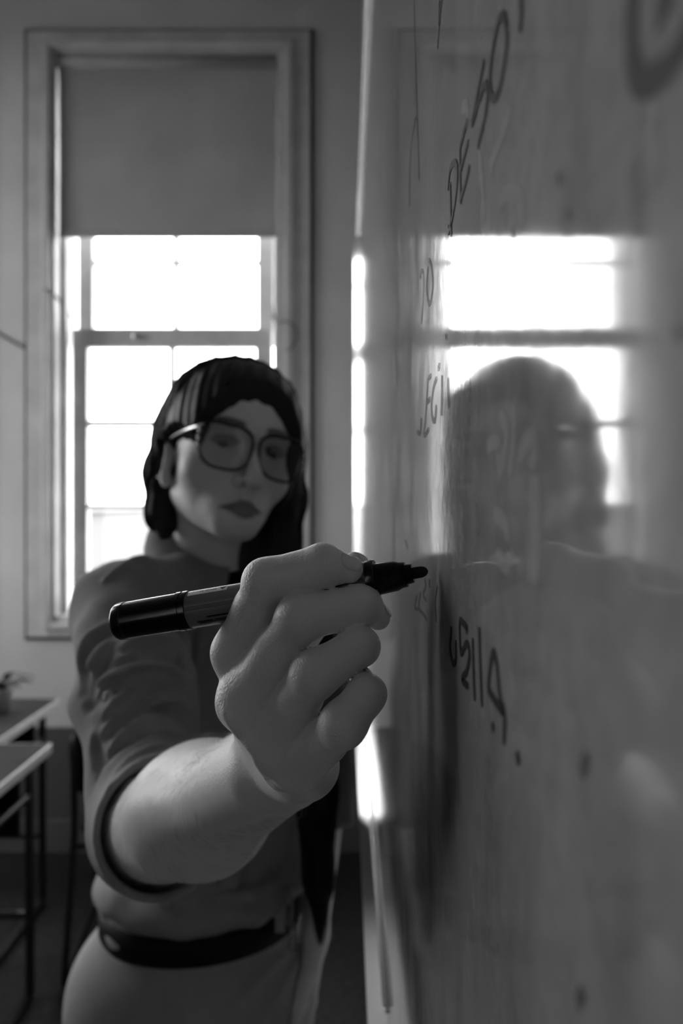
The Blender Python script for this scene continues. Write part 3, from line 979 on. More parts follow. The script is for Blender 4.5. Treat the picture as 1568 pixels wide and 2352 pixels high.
# --- skin
def skin_mat():
    m = bpy.data.materials.new('skin'); m.use_nodes = True
    nt = m.node_tree; b = nt.nodes['Principled BSDF']
    N = nt.nodes.new; L = nt.links.new
    b.inputs['Roughness'].default_value = 0.42
    b.inputs['Specular IOR Level'].default_value = 0.5
    b.inputs['Sheen Weight'].default_value = 0.25
    b.inputs['Sheen Roughness'].default_value = 0.4
    tc = N('ShaderNodeTexCoord')
    n = N('ShaderNodeTexNoise'); n.inputs['Scale'].default_value = 60; n.inputs['Detail'].default_value = 4
    L(tc.outputs['Object'], n.inputs['Vector'])
    r = N('ShaderNodeMapRange'); r.inputs['To Min'].default_value = 0.62; r.inputs['To Max'].default_value = 0.74
    L(n.outputs['Fac'], r.inputs['Value'])
    at = N('ShaderNodeAttribute'); at.attribute_name = 'tone'
    mu = N('ShaderNodeMath'); mu.operation = 'MULTIPLY'
    L(r.outputs[0], mu.inputs[0]); L(at.outputs['Fac'], mu.inputs[1])
    L(mu.outputs[0], b.inputs['Base Color'])
    # pores and fine lines
    v = N('ShaderNodeTexVoronoi'); v.inputs['Scale'].default_value = 900; v.feature = 'F1'
    L(tc.outputs['Object'], v.inputs['Vector'])
    n2 = N('ShaderNodeTexNoise'); n2.inputs['Scale'].default_value = 420; n2.inputs['Detail'].default_value = 5
    L(tc.outputs['Object'], n2.inputs['Vector'])
    ad = N('ShaderNodeMath'); ad.operation = 'ADD'; L(v.outputs['Distance'], ad.inputs[0]); L(n2.outputs['Fac'], ad.inputs[1])
    bp = N('ShaderNodeBump'); bp.inputs['Strength'].default_value = 0.45; bp.inputs['Distance'].default_value = 0.0003
    L(ad.outputs[0], bp.inputs['Height'])
    # knuckle creases: waves across the finger where the crease attribute is set
    cu = N('ShaderNodeAttribute'); cu.attribute_name = 'along'
    cr = N('ShaderNodeAttribute'); cr.attribute_name = 'crease'
    n3 = N('ShaderNodeTexNoise'); n3.inputs['Scale'].default_value = 150; n3.inputs['Detail'].default_value = 3
    L(tc.outputs['Object'], n3.inputs['Vector'])
    m1 = N('ShaderNodeMath'); m1.operation = 'MULTIPLY_ADD'; m1.inputs[1].default_value = 9.0
    L(n3.outputs['Fac'], m1.inputs[0]); L(cu.outputs['Fac'], m1.inputs[2])
    si = N('ShaderNodeMath'); si.operation = 'SINE'; L(m1.outputs[0], si.inputs[0])
    ab = N('ShaderNodeMath'); ab.operation = 'ABSOLUTE'; L(si.outputs[0], ab.inputs[0])
    pw = N('ShaderNodeMath'); pw.operation = 'POWER'; pw.inputs[1].default_value = 0.35; L(ab.outputs[0], pw.inputs[0])
    mm = N('ShaderNodeMath'); mm.operation = 'MULTIPLY'; L(pw.outputs[0], mm.inputs[0]); L(cr.outputs['Fac'], mm.inputs[1])
    bp2 = N('ShaderNodeBump'); bp2.inputs['Strength'].default_value = 0.4; bp2.inputs['Distance'].default_value = 0.0003
    L(mm.outputs[0], bp2.inputs['Height']); L(bp.outputs[0], bp2.inputs['Normal'])
    v3 = N('ShaderNodeTexVoronoi'); v3.feature = 'DISTANCE_TO_EDGE'; v3.inputs['Scale'].default_value = 620
    L(tc.outputs['Object'], v3.inputs['Vector'])
    k3 = N('ShaderNodeMath'); k3.operation = 'MULTIPLY'; k3.inputs[1].default_value = 5.0; k3.use_clamp = True; L(v3.outputs['Distance'], k3.inputs[0])
    k4 = N('ShaderNodeMath'); k4.operation = 'MULTIPLY'; L(k3.outputs[0], k4.inputs[0]); L(cr.outputs['Fac'], k4.inputs[1])
    bp3 = N('ShaderNodeBump'); bp3.inputs['Strength'].default_value = 0.35; bp3.inputs['Distance'].default_value = 0.00025
    L(k4.outputs[0], bp3.inputs['Height']); L(bp2.outputs[0], bp3.inputs['Normal'])
    L(bp3.outputs[0], b.inputs['Normal'])
    return m
M_skin = skin_mat()

def left_arm(p):
    d = chain(p, np.array([SL, EL_L, WR_L]), [0.042, 0.035, 0.021], 0.02)
    dn = unit([-0.10, -0.22, -0.97]); sd = unit(np.array([0.10, -0.95, 0.2]))
    pc = WR_L + dn * 0.055
    pm = None
    for k, s in enumerate((-1.5, -0.5, 0.5, 1.5)):
        kn = WR_L + dn * (0.082 - 0.004 * abs(s - 0.5)) + sd * s * 0.0165
        e = rcone(p, WR_L + sd * s * 0.007, kn, 0.014, 0.0105)
        pm = e if pm is None else smin(pm, e, 0.012)
    d = smin(d, pm, 0.015)
    out = d
    for k, s in enumerate((-1.5, -0.5, 0.5, 1.5)):
        ln = (0.062, 0.075, 0.080, 0.070)[k]
        kn = WR_L + dn * (0.082 - 0.004 * abs(s - 0.5)) + sd * s * 0.0165
        cu = unit(dn + np.array([-0.25, 0, 0]))
        pts = np.array([kn, kn + dn * ln * 0.5, kn + dn * ln * 0.5 + cu * ln * 0.28, kn + dn * ln * 0.5 + cu * ln * 0.28 + unit(cu + np.array([-0.3, 0, 0])) * ln * 0.2])
        out = np.minimum(out, smin(d, chain(p, pts, [0.0098, 0.0088, 0.0078, 0.0066], 0.003), 0.006))
    th = np.array([WR_L + sd * 0.012 + dn * 0.015, WR_L + sd * 0.034 + dn * 0.048 + np.array([-0.012, 0, 0]), WR_L + sd * 0.038 + dn * 0.078 + np.array([-0.016, 0, 0]), WR_L + sd * 0.035 + dn * 0.1 + np.array([-0.016, 0, 0])])
    out = np.minimum(out, smin(d, chain(p, th, [0.013, 0.0105, 0.0095, 0.0075], 0.003), 0.012))
    return out
def trunk(p):
    d = torso(p) + 0.010
    d = smin(d, ell(p, HIP, (0.140, 0.10, 0.11), yawm(12)), 0.05)
    for a, b_, c in ((HJ_R, KN_R, AN_R), (HJ_L, KN_L, AN_L)):
        d = np.minimum(d, chain(p, np.array([a, b_, c]), [0.070, 0.050, 0.038], 0.02))
    return d

parts = []
parts.append(surface(arm_sdf, (-0.30, 0.245, -0.34), (0.04, 0.90, -0.004), 0.0011) )
parts.append(surface(head_sdf, (-0.29, 0.78, -0.20), (-0.03, 1.08, 0.20), 0.0014))
parts.append(surface(left_arm, (-0.13, 0.94, -0.85), (0.05, 1.18, -0.06), 0.0022))
parts.append(surface(trunk, (-0.46, 0.80, -1.45), (0.05, 1.25, 0.0), 0.010, 6))
vv, ff, off = [], [], 0
for v, f in parts:
    vv.append(v); ff.append(f + off); off += len(v)
SV = np.concatenate(vv); SF = np.concatenate(ff)
body = mesh('body', SV + UP, SF, M_skin, person, True)
tone = np.ones(len(SV), np.float32); crease = np.zeros(len(SV), np.float32); along = np.zeros(len(SV), np.float32)
# lips and brows are darker than the skin around them
n0 = len(parts[0][0]); n1 = n0 + len(parts[1][0])
q = to_head(SV[n0:n1].astype(np.float32)); ax_ = np.abs(q[:, 0])
lip = np.clip(1.15 - np.hypot(ax_ / 0.0255, (q[:, 2] + 0.0742) / (0.0108 * np.clip(1.15 - ax_ / 0.032, 0.2, 1))) ** 2, 0, 1) * (q[:, 1] > 0.06)
lip = np.clip(lip * 2.2, 0, 1)
bz = 0.0215 + 0.004 * np.sin(np.clip((ax_ - 0.012) / 0.042, 0, 1) * 2.6)
brow = np.clip(1.4 - ((q[:, 2] - bz) / 0.0042) ** 2, 0, 1) * np.clip((ax_ - 0.011) / 0.005, 0, 1) * np.clip((0.055 - ax_) / 0.01, 0, 1) * (q[:, 1] > 0.04)
eye_sh = np.clip(1.2 - np.hypot((ax_ - 0.0315) / 0.017, (q[:, 2] - 0.003) / 0.0075) ** 2, 0, 1) * (q[:, 1] > 0.05)
tone[n0:n1] = (1 - 0.70 * lip) * (1 - 0.80 * np.clip(brow, 0, 1)) * (1 - 0.62 * np.clip(eye_sh * 1.6, 0, 1))
# knuckle creases on the right hand
AV = SV[:n0]
near = np.where(AV[:, 1] < 0.40)[0]
pv = AV[near]
dors = unit(np.array([-0.55, -0.75, 0.1]))
best = np.zeros(len(near)); al = np.zeros(len(near))
for nm in ('index', 'middle', 'ring', 'little'):
    pts, rr = FING[nm]
    for j, amp in ((0, 0.6), (1, 1.0), (2, 0.6)):
        a = unit(pts[j] - (pts[j-1] if j else WR)); c = unit(pts[j+1] - pts[j]); t = unit(a + c)
        outw = unit(a - c)
        dv = pv - pts[j]
        u = dv @ t
        w = np.exp(-(u / 0.0055) ** 2) * (np.linalg.norm(dv, axis=1) < rr[j] * 1.9) * amp
        w = w * np.clip(0.5 + (dv @ outw) / rr[j], 0, 1)
        s = w > best
        best[s] = w[s]; al[s] = u[s] * 2600
crease[near] = best; along[near] = al
for nm, arr in (('tone', tone), ('crease', crease), ('along', along)):
    add_attr(body.data, nm, arr)

# --- fine hairs on the forearm
M_fuzz = mat('fine_arm_hair', 0.30, 0.5, 0.5)
cand = np.where((SV[:n0, 1] > 0.385) & (SV[:n0, 1] < 0.60) & (SV[:n0, 2] < -0.10))[0]
cand = cand[rng.permutation(len(cand))[:1600]]
pb = SV[cand].astype(np.float32); e_ = 0.001
gr = np.stack([arm_sdf(pb + np.eye(3, dtype=np.float32)[k] * e_) - arm_sdf(pb) for k in range(3)], 1); gr /= np.linalg.norm(gr, axis=1, keepdims=True) + 1e-9
fz = MB()
for b0, g_ in zip(pb, gr):
    ln = rng.uniform(0.006, 0.013)
    dn_ = -FDIR * 0.5 + np.array([0.15, 0, -0.75]) + rng.normal(0, 0.25, 3)
    dn_ = unit(dn_ - g_ * (dn_ @ g_))
    fz.tube(np.array([b0, b0 + dn_ * ln * 0.5 + g_ * ln * 0.22, b0 + dn_ * ln + g_ * ln * 0.26]) + UP, [0.00006, 0.00005, 0.00002], 3, cap=False)
fzo = fz.build('arm_hair', M_fuzz, person, True); fzo['kind'] = 'stuff'

# --- fingernails
M_nail = mat('fingernail', 0.66, 0.25, 0.5)
def nail(c, out, ahead, w, l):
    out = unit(out); ahead = unit(ahead - out * (ahead @ out)); sd = np.cross(ahead, out)
    n, m = 12, 12
    V, L1 = [], []
    for j in range(m + 1):
        for i in range(n + 1):
            a, b_ = i / n * 2 - 1, j / m * 2 - 1
            x = a * math.sqrt(max(0, 1 - 0.5 * b_ * b_)); y = b_ * math.sqrt(max(0, 1 - 0.5 * a * a))
            V.append(c + sd * (x * w) + ahead * (y * l))
            L1.append(0.00055 * (1 - max(abs(a), abs(b_)) ** 6) + 0.00008)
    V = project(arm_sdf, np.array(V), np.array(L1), 5)
    V = np.concatenate([V, project(arm_sdf, V, np.full(len(V), -0.0008), 3)])
    W = n + 1; o = W * (m + 1); f = []
    for j in range(m):
        for i in range(n):
            qd = (j*W+i, j*W+i+1, (j+1)*W+i+1, (j+1)*W+i)
            f.append(qd); f.append(tuple(k + o for k in qd[::-1]))
    rim = [i for i in range(W)] + [j*W+n for j in range(1, m+1)] + [m*W+i for i in range(n-1, -1, -1)] + [j*W for j in range(m-1, 0, -1)]
    for a, b_ in zip(rim, rim[1:] + rim[:1]):
        f.append((b_, a, a + o, b_ + o))
    o_ = mesh('fingernail', V + UP, f, M_nail, person, True)
    bm = bmesh.new(); bm.from_mesh(o_.data); bmesh.ops.recalc_face_normals(bm, faces=bm.faces[:]); bm.to_mesh(o_.data); bm.free()
    return o_
def tip_nail(nm, out, w, l, k=0.62, back=0.001):
    pts, rr = FING[nm]
    a = unit(pts[3] - pts[2])
    out = unit(np.asarray(out, float) - a * (np.asarray(out, float) @ a))
    c = pts[3] + out * (rr[3] * 1.035) + a * (rr[3] * 0.25 - back)
    nail(c, unit(out + a * 0.25), a, w, l)
tip_nail('index', (0.25, -0.75, 0.62), 0.0044, 0.0056, back=0.0012)
tip_nail('middle', (0.75, -0.12, 0.62), 0.0036, 0.0044, back=0.0022)
tip_nail('little', (0.35, 0.25, 0.9), 0.0034, 0.0042)
tip_nail('thumb', (0.1, 0.75, 0.65), 0.0062, 0.0070)

# --- eyes
M_eye = mat('eye_white', 0.45, 0.15, 0.5)
M_iris = mat('dark_iris', 0.012, 0.1, 0.6)
for s in (-1, 1):
    c = H(s * 0.0315, 0.0665, -0.001)
    e = MB().lathe([(0.0130 * -math.cos(a), max(1e-5, 0.0130 * math.sin(a))) for a in np.linspace(0.001, math.pi - 0.001, 18)], c + UP, h_f, 24).build('eye', M_eye, person, True)
    gz = unit(-c * 1.0)
    gz = unit(h_f * 0.7 + gz * 0.5)
    MB().lathe([(0.0118, 0.0001), (0.01175, 0.0058), (0.0128, 0.0050), (0.01335, 0.0025), (0.0135, 0.0001)][1:], c + UP, gz, 20).build('iris', M_iris, e, True)

# --- shirt
v, f = surface(shirt_sdf, (-0.40, 0.40, -0.64), (0.06, 1.22, 0.02), 0.0030)
shirt = mesh('shirt', v + UP, f, M_shirt, person, True)
# black fill set into the open neck
FT = unit([math.sin(math.radians(36)), -math.cos(math.radians(36)), 0])
neck_fill = lambda p: smax(torso(p) - 0.001, ell(p, NB + FT * 0.075 + np.array([0.012, 0, -0.055]), (0.042, 0.05, 0.055)), 0.004)
v, f = surface(neck_fill, (-0.26, 0.80, -0.30), (-0.04, 1.02, 0.02), 0.003)
mesh('neck_fill', v + UP, f, M_inner, person, True)
# collar
def collar():
    ex = np.cross(FT, [0, 0, 1.0])
    nu, nvv = 60, 8
    V = []
    for s in (0, 1):
        for i in range(nu + 1):
            u = i / nu
            tip = max(0.0, 1 - min(u, 1 - u) / 0.16)
            for j in range(nvv + 1):
                w = j / nvv
                t0 = 5 + 24 * w
                th = math.radians(t0 + (360 - 2 * t0) * u)
                back = 0.5 - 0.5 * math.cos(th); front = 1 - back
                dirv = FT * math.cos(th) + ex * math.sin(th)
                r = 0.060 + 0.030 * w ** 0.8 + 0.004 * math.sin(w * math.pi)
                z = 0.050 * back - 0.026 * front - w * (0.036 + 0.030 * tip) + 0.010 * math.sin(w * math.pi) * back
                c = NB + dirv * (r - 0.0022 * s) + np.array([0, 0, z + 0.026 - 0.0012 * s]) + FT * (0.018 * tip * w)
                V.append(c)
    W = nvv + 1; o = W * (nu + 1); f = []
    for i in range(nu):
        for j in range(nvv):
            qd = (i*W+j, (i+1)*W+j, (i+1)*W+j+1, i*W+j+1)
            f.append(qd); f.append(tuple(k + o for k in qd[::-1]))
    rim = [j for j in range(W)] + [i*W+nvv for i in range(1, nu+1)] + [nu*W+j for j in range(nvv-1, -1, -1)] + [i*W for i in range(nu-1, 0, -1)]
    for a, b_ in zip(rim, rim[1:] + rim[:1]):
        f.append((a, b_, b_ + o, a + o))
    mesh('collar', np.array(V) + UP, f, M_shirt, shirt, True)
collar()
# sleeve tab button
bq = march(shirt_sdf, [(250, 1604)], 0.35)[0]
bn = unit(np.array([-0.45, -0.9, 0.25]))
bt = MB().lathe([(0, 0.0062), (0.0022, 0.0062), (0.0030, 0.0052), (0.0022, 0.0040), (0.0020, 0.0001)], bq + UP - bn * 0.0005, bn, 20).build('button', mat('shell_button', 0.55, 0.08, 0.8, metal=0.3), shirt, True)
# shirt front placket
pl = march(shirt_sdf, [(556, 1345), (566, 1480), (575, 1640), (560, 1850), (520, 2040)], 0.6)
pc = spline(pl, 6); Vp = []
for c in pc:
    for dx in (-0.014, 0.014):
        Vp.append(c + np.array([dx, -0.0025, 0]))
for c in pc:
    for dx in (-0.014, 0.014):
        Vp.append(c + np.array([dx, 0.004, 0]))
n = len(pc)
fp = [(2*i, 2*i+1, 2*i+3, 2*i+2) for i in range(n-1)] + [(2*n+2*i, 2*n+2*i+2, 2*n+2*i+3, 2*n+2*i+1) for i in range(n-1)]
fp += [(2*i, 2*i+2, 2*n+2*i+2, 2*n+2*i) for i in range(n-1)] + [(2*i+1, 2*n+2*i+1, 2*n+2*i+3, 2*i+3) for i in range(n-1)]
mesh('placket', np.array(Vp) + UP, fp, M_shirt, shirt, True)

# --- trousers, belt, shoes
v, f = surface(trouser_sdf, (-0.47, 0.82, -1.43), (0.03, 1.24, -0.50), 0.0042)
trousers = mesh('trousers', v + UP, f, M_trouser, person, True)
def ring_pts(c, rx, ry, yaw, n, tilt=0.0):
    R = yawm(yaw)
    a = np.arange(n) / n * 2 * math.pi
    p = np.stack([rx * np.cos(a), ry * np.sin(a), np.zeros(n)], 1) @ R.T + c
    return p
def belt():
    n = 96; V = []
    for r, z in ((0.0, -0.019), (0.0035, -0.017), (0.0035, 0.017), (0.0, 0.019)):
        V.append(ring_pts(np.array([-0.205, 1.021, -0.572 + z]), 0.1365 + r, 0.1065 + r, 12, n))
    f = [(k*n+i, k*n+(i+1) % n, (k+1)*n+(i+1) % n, (k+1)*n+i) for k in range(3) for i in range(n)]
    return mesh('belt', np.concatenate(V) + UP, f, M_leather, person, True)
blt = belt()
for px in (378, 640):
    c = march(lambda p: ell(p, (-0.205, 1.021, -0.572), (0.141, 0.111, 0.4), yawm(12)), [(px, 2095)], 0.6)[0]
    box('belt_loop', c + UP + [-0.008, -0.004, -0.026], c + UP + [0.008, 0.003, 0.026], M_trouser, trousers, bev=0.0015)
def loop_ring(c, w, h, r, ax, n=28):
    ax = unit(ax); a = np.arange(n) / n * 2 * math.pi
    return [c + ax * (w * math.cos(t)) + np.array([0, 0, 1.0]) * (h * math.sin(t)) for t in a]
kc = np.array([-0.076, 0.945, -0.530])
mb = MB()
mb.tube(np.array(loop_ring(kc + UP, 0.006, 0.024, 0.002, (0.5, 0.8, 0.0))), 0.0018, 8, closed=True)
mb.tube(np.array(loop_ring(kc + UP + [0.006, 0.002, -0.042], 0.007, 0.018, 0.002, (0.6, 0.8, 0.0))), 0.0016, 8, closed=True)
mb.build('belt_clip', mat('dull_steel', 0.25, 0.35, 0.5, metal=1.0), blt, True)
for an, kn in ((AN_R, KN_R), (AN_L, KN_L)):
    sh = lambda p, an=an: smax(smin(ell(p, an + [0.02, -0.075, -0.028], (0.042, 0.135, 0.040), yawm(12)), ell(p, an + [0, 0.01, 0.0], (0.044, 0.055, 0.065)), 0.03), -(p[:, 2] + 1.449), 0.004)
    v, f = surface(sh, an + [-0.12, -0.26, -0.10], an + [0.14, 0.12, 0.12], 0.006)
    mesh('shoe', v + UP, f, M_leather, person, True)

# --- hair
def hair_mat():
    m = mat('dark_hair', 0.012, 0.45, 0.3)
    nt = m.node_tree; b = nt.nodes['Principled BSDF']
    b.inputs['Anisotropic'].default_value = 0.6
    return m
M_hair = hair_mat()
LOCK = [H(0.080, -0.006, -0.14), np.array([-0.052, 0.952, -0.18]), np.array([-0.040, 0.948, -0.38]), np.array([-0.036, 0.955, -0.50]), np.array([-0.033, 0.958, -0.585])]
def hair_sdf(p):
    q = to_head(p)
    # the hair thickens away from the hairline round the face
    c = np.array([0.000, 0.125, -0.050], np.float32); r = np.array([0.070, 0.118, 0.112], np.float32)
    e = np.linalg.norm((q - c) / r, axis=1) - 1
    ear = np.linalg.norm((q - np.array([-0.076, 0.030, -0.048], np.float32)) / np.array([0.045, 0.052, 0.054], np.float32), axis=1) - 1
    th = np.minimum(np.clip(e * 0.075, -0.008, 0.0155), np.clip(ear * 0.05, -0.008, 0.02))
    d = head_core(q) - th - 0.004 * np.clip(q[:, 2] - 0.05, 0, 0.05) / 0.05
    d = smax(d, -(q[:, 2] + 0.055), 0.01)
    d = smin(d, chain(q, np.array([(-0.062, -0.026, 0.03), (-0.066, -0.040, -0.03), (-0.060, -0.042, -0.08), (-0.052, -0.040, -0.105)]), [0.020, 0.020, 0.016, 0.008], 0.02), 0.02)
    d = smin(d, chain(q, np.array([(0.004, -0.066, 0.0), (0.01, -0.070, -0.07), (0.02, -0.065, -0.12)]), [0.052, 0.042, 0.030], 0.02), 0.03)
    d = smin(d, chain(q, np.array([(0.044, 0.050, 0.062), (0.074, 0.022, 0.022), (0.085, 0.012, -0.04), (0.086, 0.002, -0.10), (0.080, -0.006, -0.14)]), [0.012, 0.017, 0.021, 0.025, 0.028], 0.015), 0.02)
    d = smin(d, chain(q, np.array([(0.045, -0.045, 0.0), (0.050, -0.035, -0.08), (0.055, -0.030, -0.15)]), [0.035, 0.034, 0.030], 0), 0.02)
    d = smin(d, chain(p, np.array(LOCK), [0.028, 0.032, 0.026, 0.017, 0.003], 0.015), 0.02)
    d = d + 0.0013 * np.sin(330 * q[:, 0] + 190 * q[:, 1] + 30 * q[:, 2]) * np.sin(150 * q[:, 1] + 40 * q[:, 2] + 2)
    return d
v, f = surface(hair_sdf, (-0.29, 0.77, -0.62), (0.02, 1.13, 0.20), 0.0024)
hair = mesh('hair', v + UP, f, M_hair, person, True)
# strands lying on the hair
paths = []
for k in range(460):
    a = rng.uniform(-0.085, 0.052); jit = rng.normal(0, 1, 3)
    right = rng.random() < 0.55          # her left side hangs to the waist
    y1 = 0.030 + 0.10 * (a - 0.02)
    if right:
        c = [H(0.012, a, 0.124 - 1.3 * max(a, 0) ** 1.2 * 0.3), H(0.055, a * 0.8 + 0.01, 0.095), H(0.083, a * 0.4 + 0.008, 0.03), H(0.095, a * 0.28 + 0.004, -0.04), H(0.098, a * 0.22, -0.10)]
        w = np.array([a * 0.22, a * 0.18, 0]) + jit * 0.010
        if rng.random() < 0.6:
            c += [l + w + np.array([0.0, -0.01, 0]) for l in LOCK[1:]]
    else:
        c = [H(0.008, a, 0.124), H(-0.045, a * 0.85 - 0.008, 0.100), H(-0.080, a * 0.6 - 0.020, 0.045), H(-0.084, -0.030 + a * 0.28, -0.01), H(-0.080, -0.045 + a * 0.12, -0.055), H(-0.064, -0.045, -0.10)]
    s = spline(np.array(c) + jit * 0.0025, 6)
    paths.append(s)
allp = np.concatenate(paths)
lift = np.repeat(rng.uniform(0.0001, 0.0030, len(paths)) , [len(s) for s in paths])
allp = project(hair_sdf, allp, lift)
mbh = MB(); i0 = 0
HV, HF, hn = [], [], 0
for s in paths:
    q = allp[i0:i0+len(s)]; i0 += len(s)
    q = q + rng.normal(0, 0.0004, q.shape)
    t = np.linspace(0, 1, len(q))
    mbh.tube(q + UP, 0.00055 * (1.05 - t ** 3), 4)
# loose fly-away hairs round the crown
for k in range(46):
    a = rng.uniform(-0.05, 0.04); sd = rng.uniform(-0.075, 0.02)
    st = H(sd, a, 0.030 + 0.095 * math.sqrt(max(0.05, 1 - (sd / 0.083) ** 2 - ((a + 0.018) / 0.104) ** 2)))
    dr = HR @ np.array([rng.normal(-0.6, 0.5), rng.normal(-0.2, 0.5), rng.uniform(0.05, 0.5)])
    ln = rng.uniform(0.015, 0.04)
    q = spline(np.array([st, st + dr * ln * 0.5 + HR[:, 2] * 0.004, st + dr * ln - HR[:, 2] * 0.002]), 5)
    mbh.tube(q + UP, 0.00025, 3)
st = mbh.build('strands', M_hair, hair, True)
st['kind'] = 'stuff'

# --- glasses
M_rim = mat('dark_acetate', 0.010, 0.25, 0.5)
M_gold = mat('pale_gold_metal', 0.75, 0.18, 0.5, metal=1.0)
specs = bpy.data.objects.new('eyeglasses', None); COL.objects.link(specs); specs.parent = person
specs.location = (H(0, 0.1, 0) + UP) - world_loc(person)
specs['label'] = 'large round-cornered glasses with dark rims and metal temples'
def gl_pt(x, z): return H(x, 0.1005 - 2.6 * x * x - 0.10 * (z + 0.003) ** 2, z)
def lens_outline(s, n=48, k=1.0):
    out = []
    for t in np.arange(n) / n * 2 * math.pi:
        cx, sz = math.cos(t), math.sin(t)
        e = 0.72
        x = 0.0300 * k * math.copysign(abs(cx) ** e, cx); z = 0.0262 * k * math.copysign(abs(sz) ** e, sz)
        x *= 1.0 + 0.09 * (z / 0.026)           # wider at the top
        z += 0.0035 * max(0, x / 0.03) * (z > 0) # swept up outside
        out.append((s * (0.0345 + x), -0.0085 + z))
    return out
for s in (-1, 1):
    ol = lens_outline(s)
    r = [0.0017 + 0.0007 * max(0, (z + 0.0085) / 0.026) for x, z in ol]
    MB().tube(np.array([gl_pt(x, z) for x, z in ol]) + UP, r, 8, closed=True).build('rim', M_rim, specs, True)
    il = lens_outline(s, 48, 0.99)
    V = [gl_pt(s * 0.0345, -0.0085)] + [gl_pt(x, z) for x, z in il]
    fr = [v_ + h_f * 0.0008 for v_ in V]; bk = [v_ - h_f * 0.0008 for v_ in V]
    n = len(il)
    f = [(0, 1 + i, 1 + (i + 1) % n) for i in range(n)] + [(n + 1, n + 2 + (i + 1) % n, n + 2 + i) for i in range(n)]
    mesh('lens', np.array(fr + bk) + UP, f, M_lens, specs, True)
    hx = s * 0.0665
    tp = spline(np.array([gl_pt(hx, 0.010), H(s * 0.0725, 0.060, 0.0095), H(s * 0.0755, 0.01, 0.0085), H(s * 0.078, -0.026, 0.004), H(s * 0.076, -0.040, -0.016)]), 6)
    MB().tube(tp + UP, 0.0017, 8).build('temple', M_gold, specs, True)
    mb = MB()
    for z in (-0.012, -0.004, 0.005):
        mb.tube(np.array([gl_pt(s * 0.0655, z - 0.003), gl_pt(s * 0.0665, z + 0.003)]) + UP + h_f * 0.001, 0.0018, 8)
    mb.tube(np.array([gl_pt(s * 0.0625, 0.012), gl_pt(s * 0.0672, 0.010)]) + UP, 0.0024, 8)
    mb.build('hinge', M_gold, specs, True)
MB().tube(spline(np.array([gl_pt(-0.0075, 0.0085), gl_pt(-0.003, 0.0105) + h_f * 0.001, gl_pt(0.003, 0.0105) + h_f * 0.001, gl_pt(0.0075, 0.0085)]), 5) + UP, 0.0013, 8).build('bridge', M_gold, specs, True)
# ear stud
MB().lathe([(0, 0.0022), (0.002, 0.0022), (0.003, 0.001)], H(-0.0795, -0.004, -0.041) + UP, -h_x, 12).build('ear_stud', M_chrome, person, True)

# ------------------------------------------------------------------ the marker
MA = P(262, 1430, 0.3185); MT = P(983, 1311, 0.2925)
MAX = unit(MT - MA); ML = np.linalg.norm(MT - MA)
MU = unit(-MAX * 0 + np.cross(np.cross(MAX, [0, -1.0, 0]), MAX))   # towards the camera
MU = unit(np.array([0, -1.0, 0]) - MAX * (np.array([0, -1.0, 0]) @ MAX))
MW = np.cross(MU, MAX)
if MW[2] < 0: MW = -MW                                             # up
RM = 0.0083
marker = thing('marker_pen', 'thick black uncapped marker pen held in the woman\'s right hand', 'marker', MA + UP)
def mprof(name, prof, m, parent=marker):
    return MB().lathe([(t * ML, r * RM) for t, r in prof], MA + UP, MAX, 48).build(name, m, parent, False)
def shade_auto(o, ang=35):
    me = o.data
    me.shade_smooth()
    me.set_sharp_from_angle(angle=math.radians(ang))
for o in (mprof('cap', [(0.010, 0.80), (0.013, 0.90), (0.022, 0.985), (0.045, 1.0), (0.047, 0.97), (0.225, 0.99), (0.2255, 1.03), (0.240, 1.03), (0.2405, 0.99), (0.246, 0.99), (0.2465, 1.03), (0.262, 1.03), (0.2625, 0.97)], M_black),
          mprof('end_plug', [(0.0, 0.52), (0.001, 0.56), (0.012, 0.56)], M_black),
          mprof('barrel', [(0.255, 0.965), (0.835, 0.965)], mat('label_film', 0.16, 0.3, 0.5)),
          mprof('collar', [(0.822, 0.99), (0.824, 1.0), (0.846, 1.0), (0.848, 0.96)], M_black),
          mprof('nose', [(0.842, 0.80), (0.905, 0.74), (0.920, 0.64), (0.936, 0.62), (0.937, 0.50), (0.955, 0.47), (0.956, 0.34)], M_black),
          mprof('nib', [(0.950, 0.29), (0.980, 0.285), (0.990, 0.24), (0.997, 0.14), (1.0, 0.01)], mat('felt_nib', 0.004, 0.9))):
    shade_auto(o)
def cyl(t, ang, lift=0.0):
    a = math.radians(ang); r = RM * 0.965 + 0.00012 + lift
    return MA + MAX * (t * ML) + MU * (r * math.cos(a)) + MW * (r * math.sin(a)) + UP
def patch(name, t0, t1, a0, a1, m, lift=0.0, n=10):
    V, f = [], []
    for k in range(n + 1):
        a = a0 + (a1 - a0) * k / n
        V += [cyl(t0, a, lift), cyl(t1, a, lift)]
    f = [(2*k, 2*k+1, 2*k+3, 2*k+2) for k in range(n)]
    return mesh(name, V, f, m, marker, True)
M_white = mat('label_white', 0.75, 0.4)
M_print = mat('label_print_black', 0.006, 0.4)
M_silver = mat('label_silver_script', 0.6, 0.2, 0.5, metal=0.7)
patch('label_strip', 0.272, 0.400, 54, 76, M_white)
patch('label_band', 0.258, 0.82, 4, 17, M_print)
mesh('label_triangle', [cyl(0.3975, 73, 0.0001), cyl(0.373, 73, 0.0001), cyl(0.385, 58, 0.0001)], [(0, 1, 2)], M_print, marker)
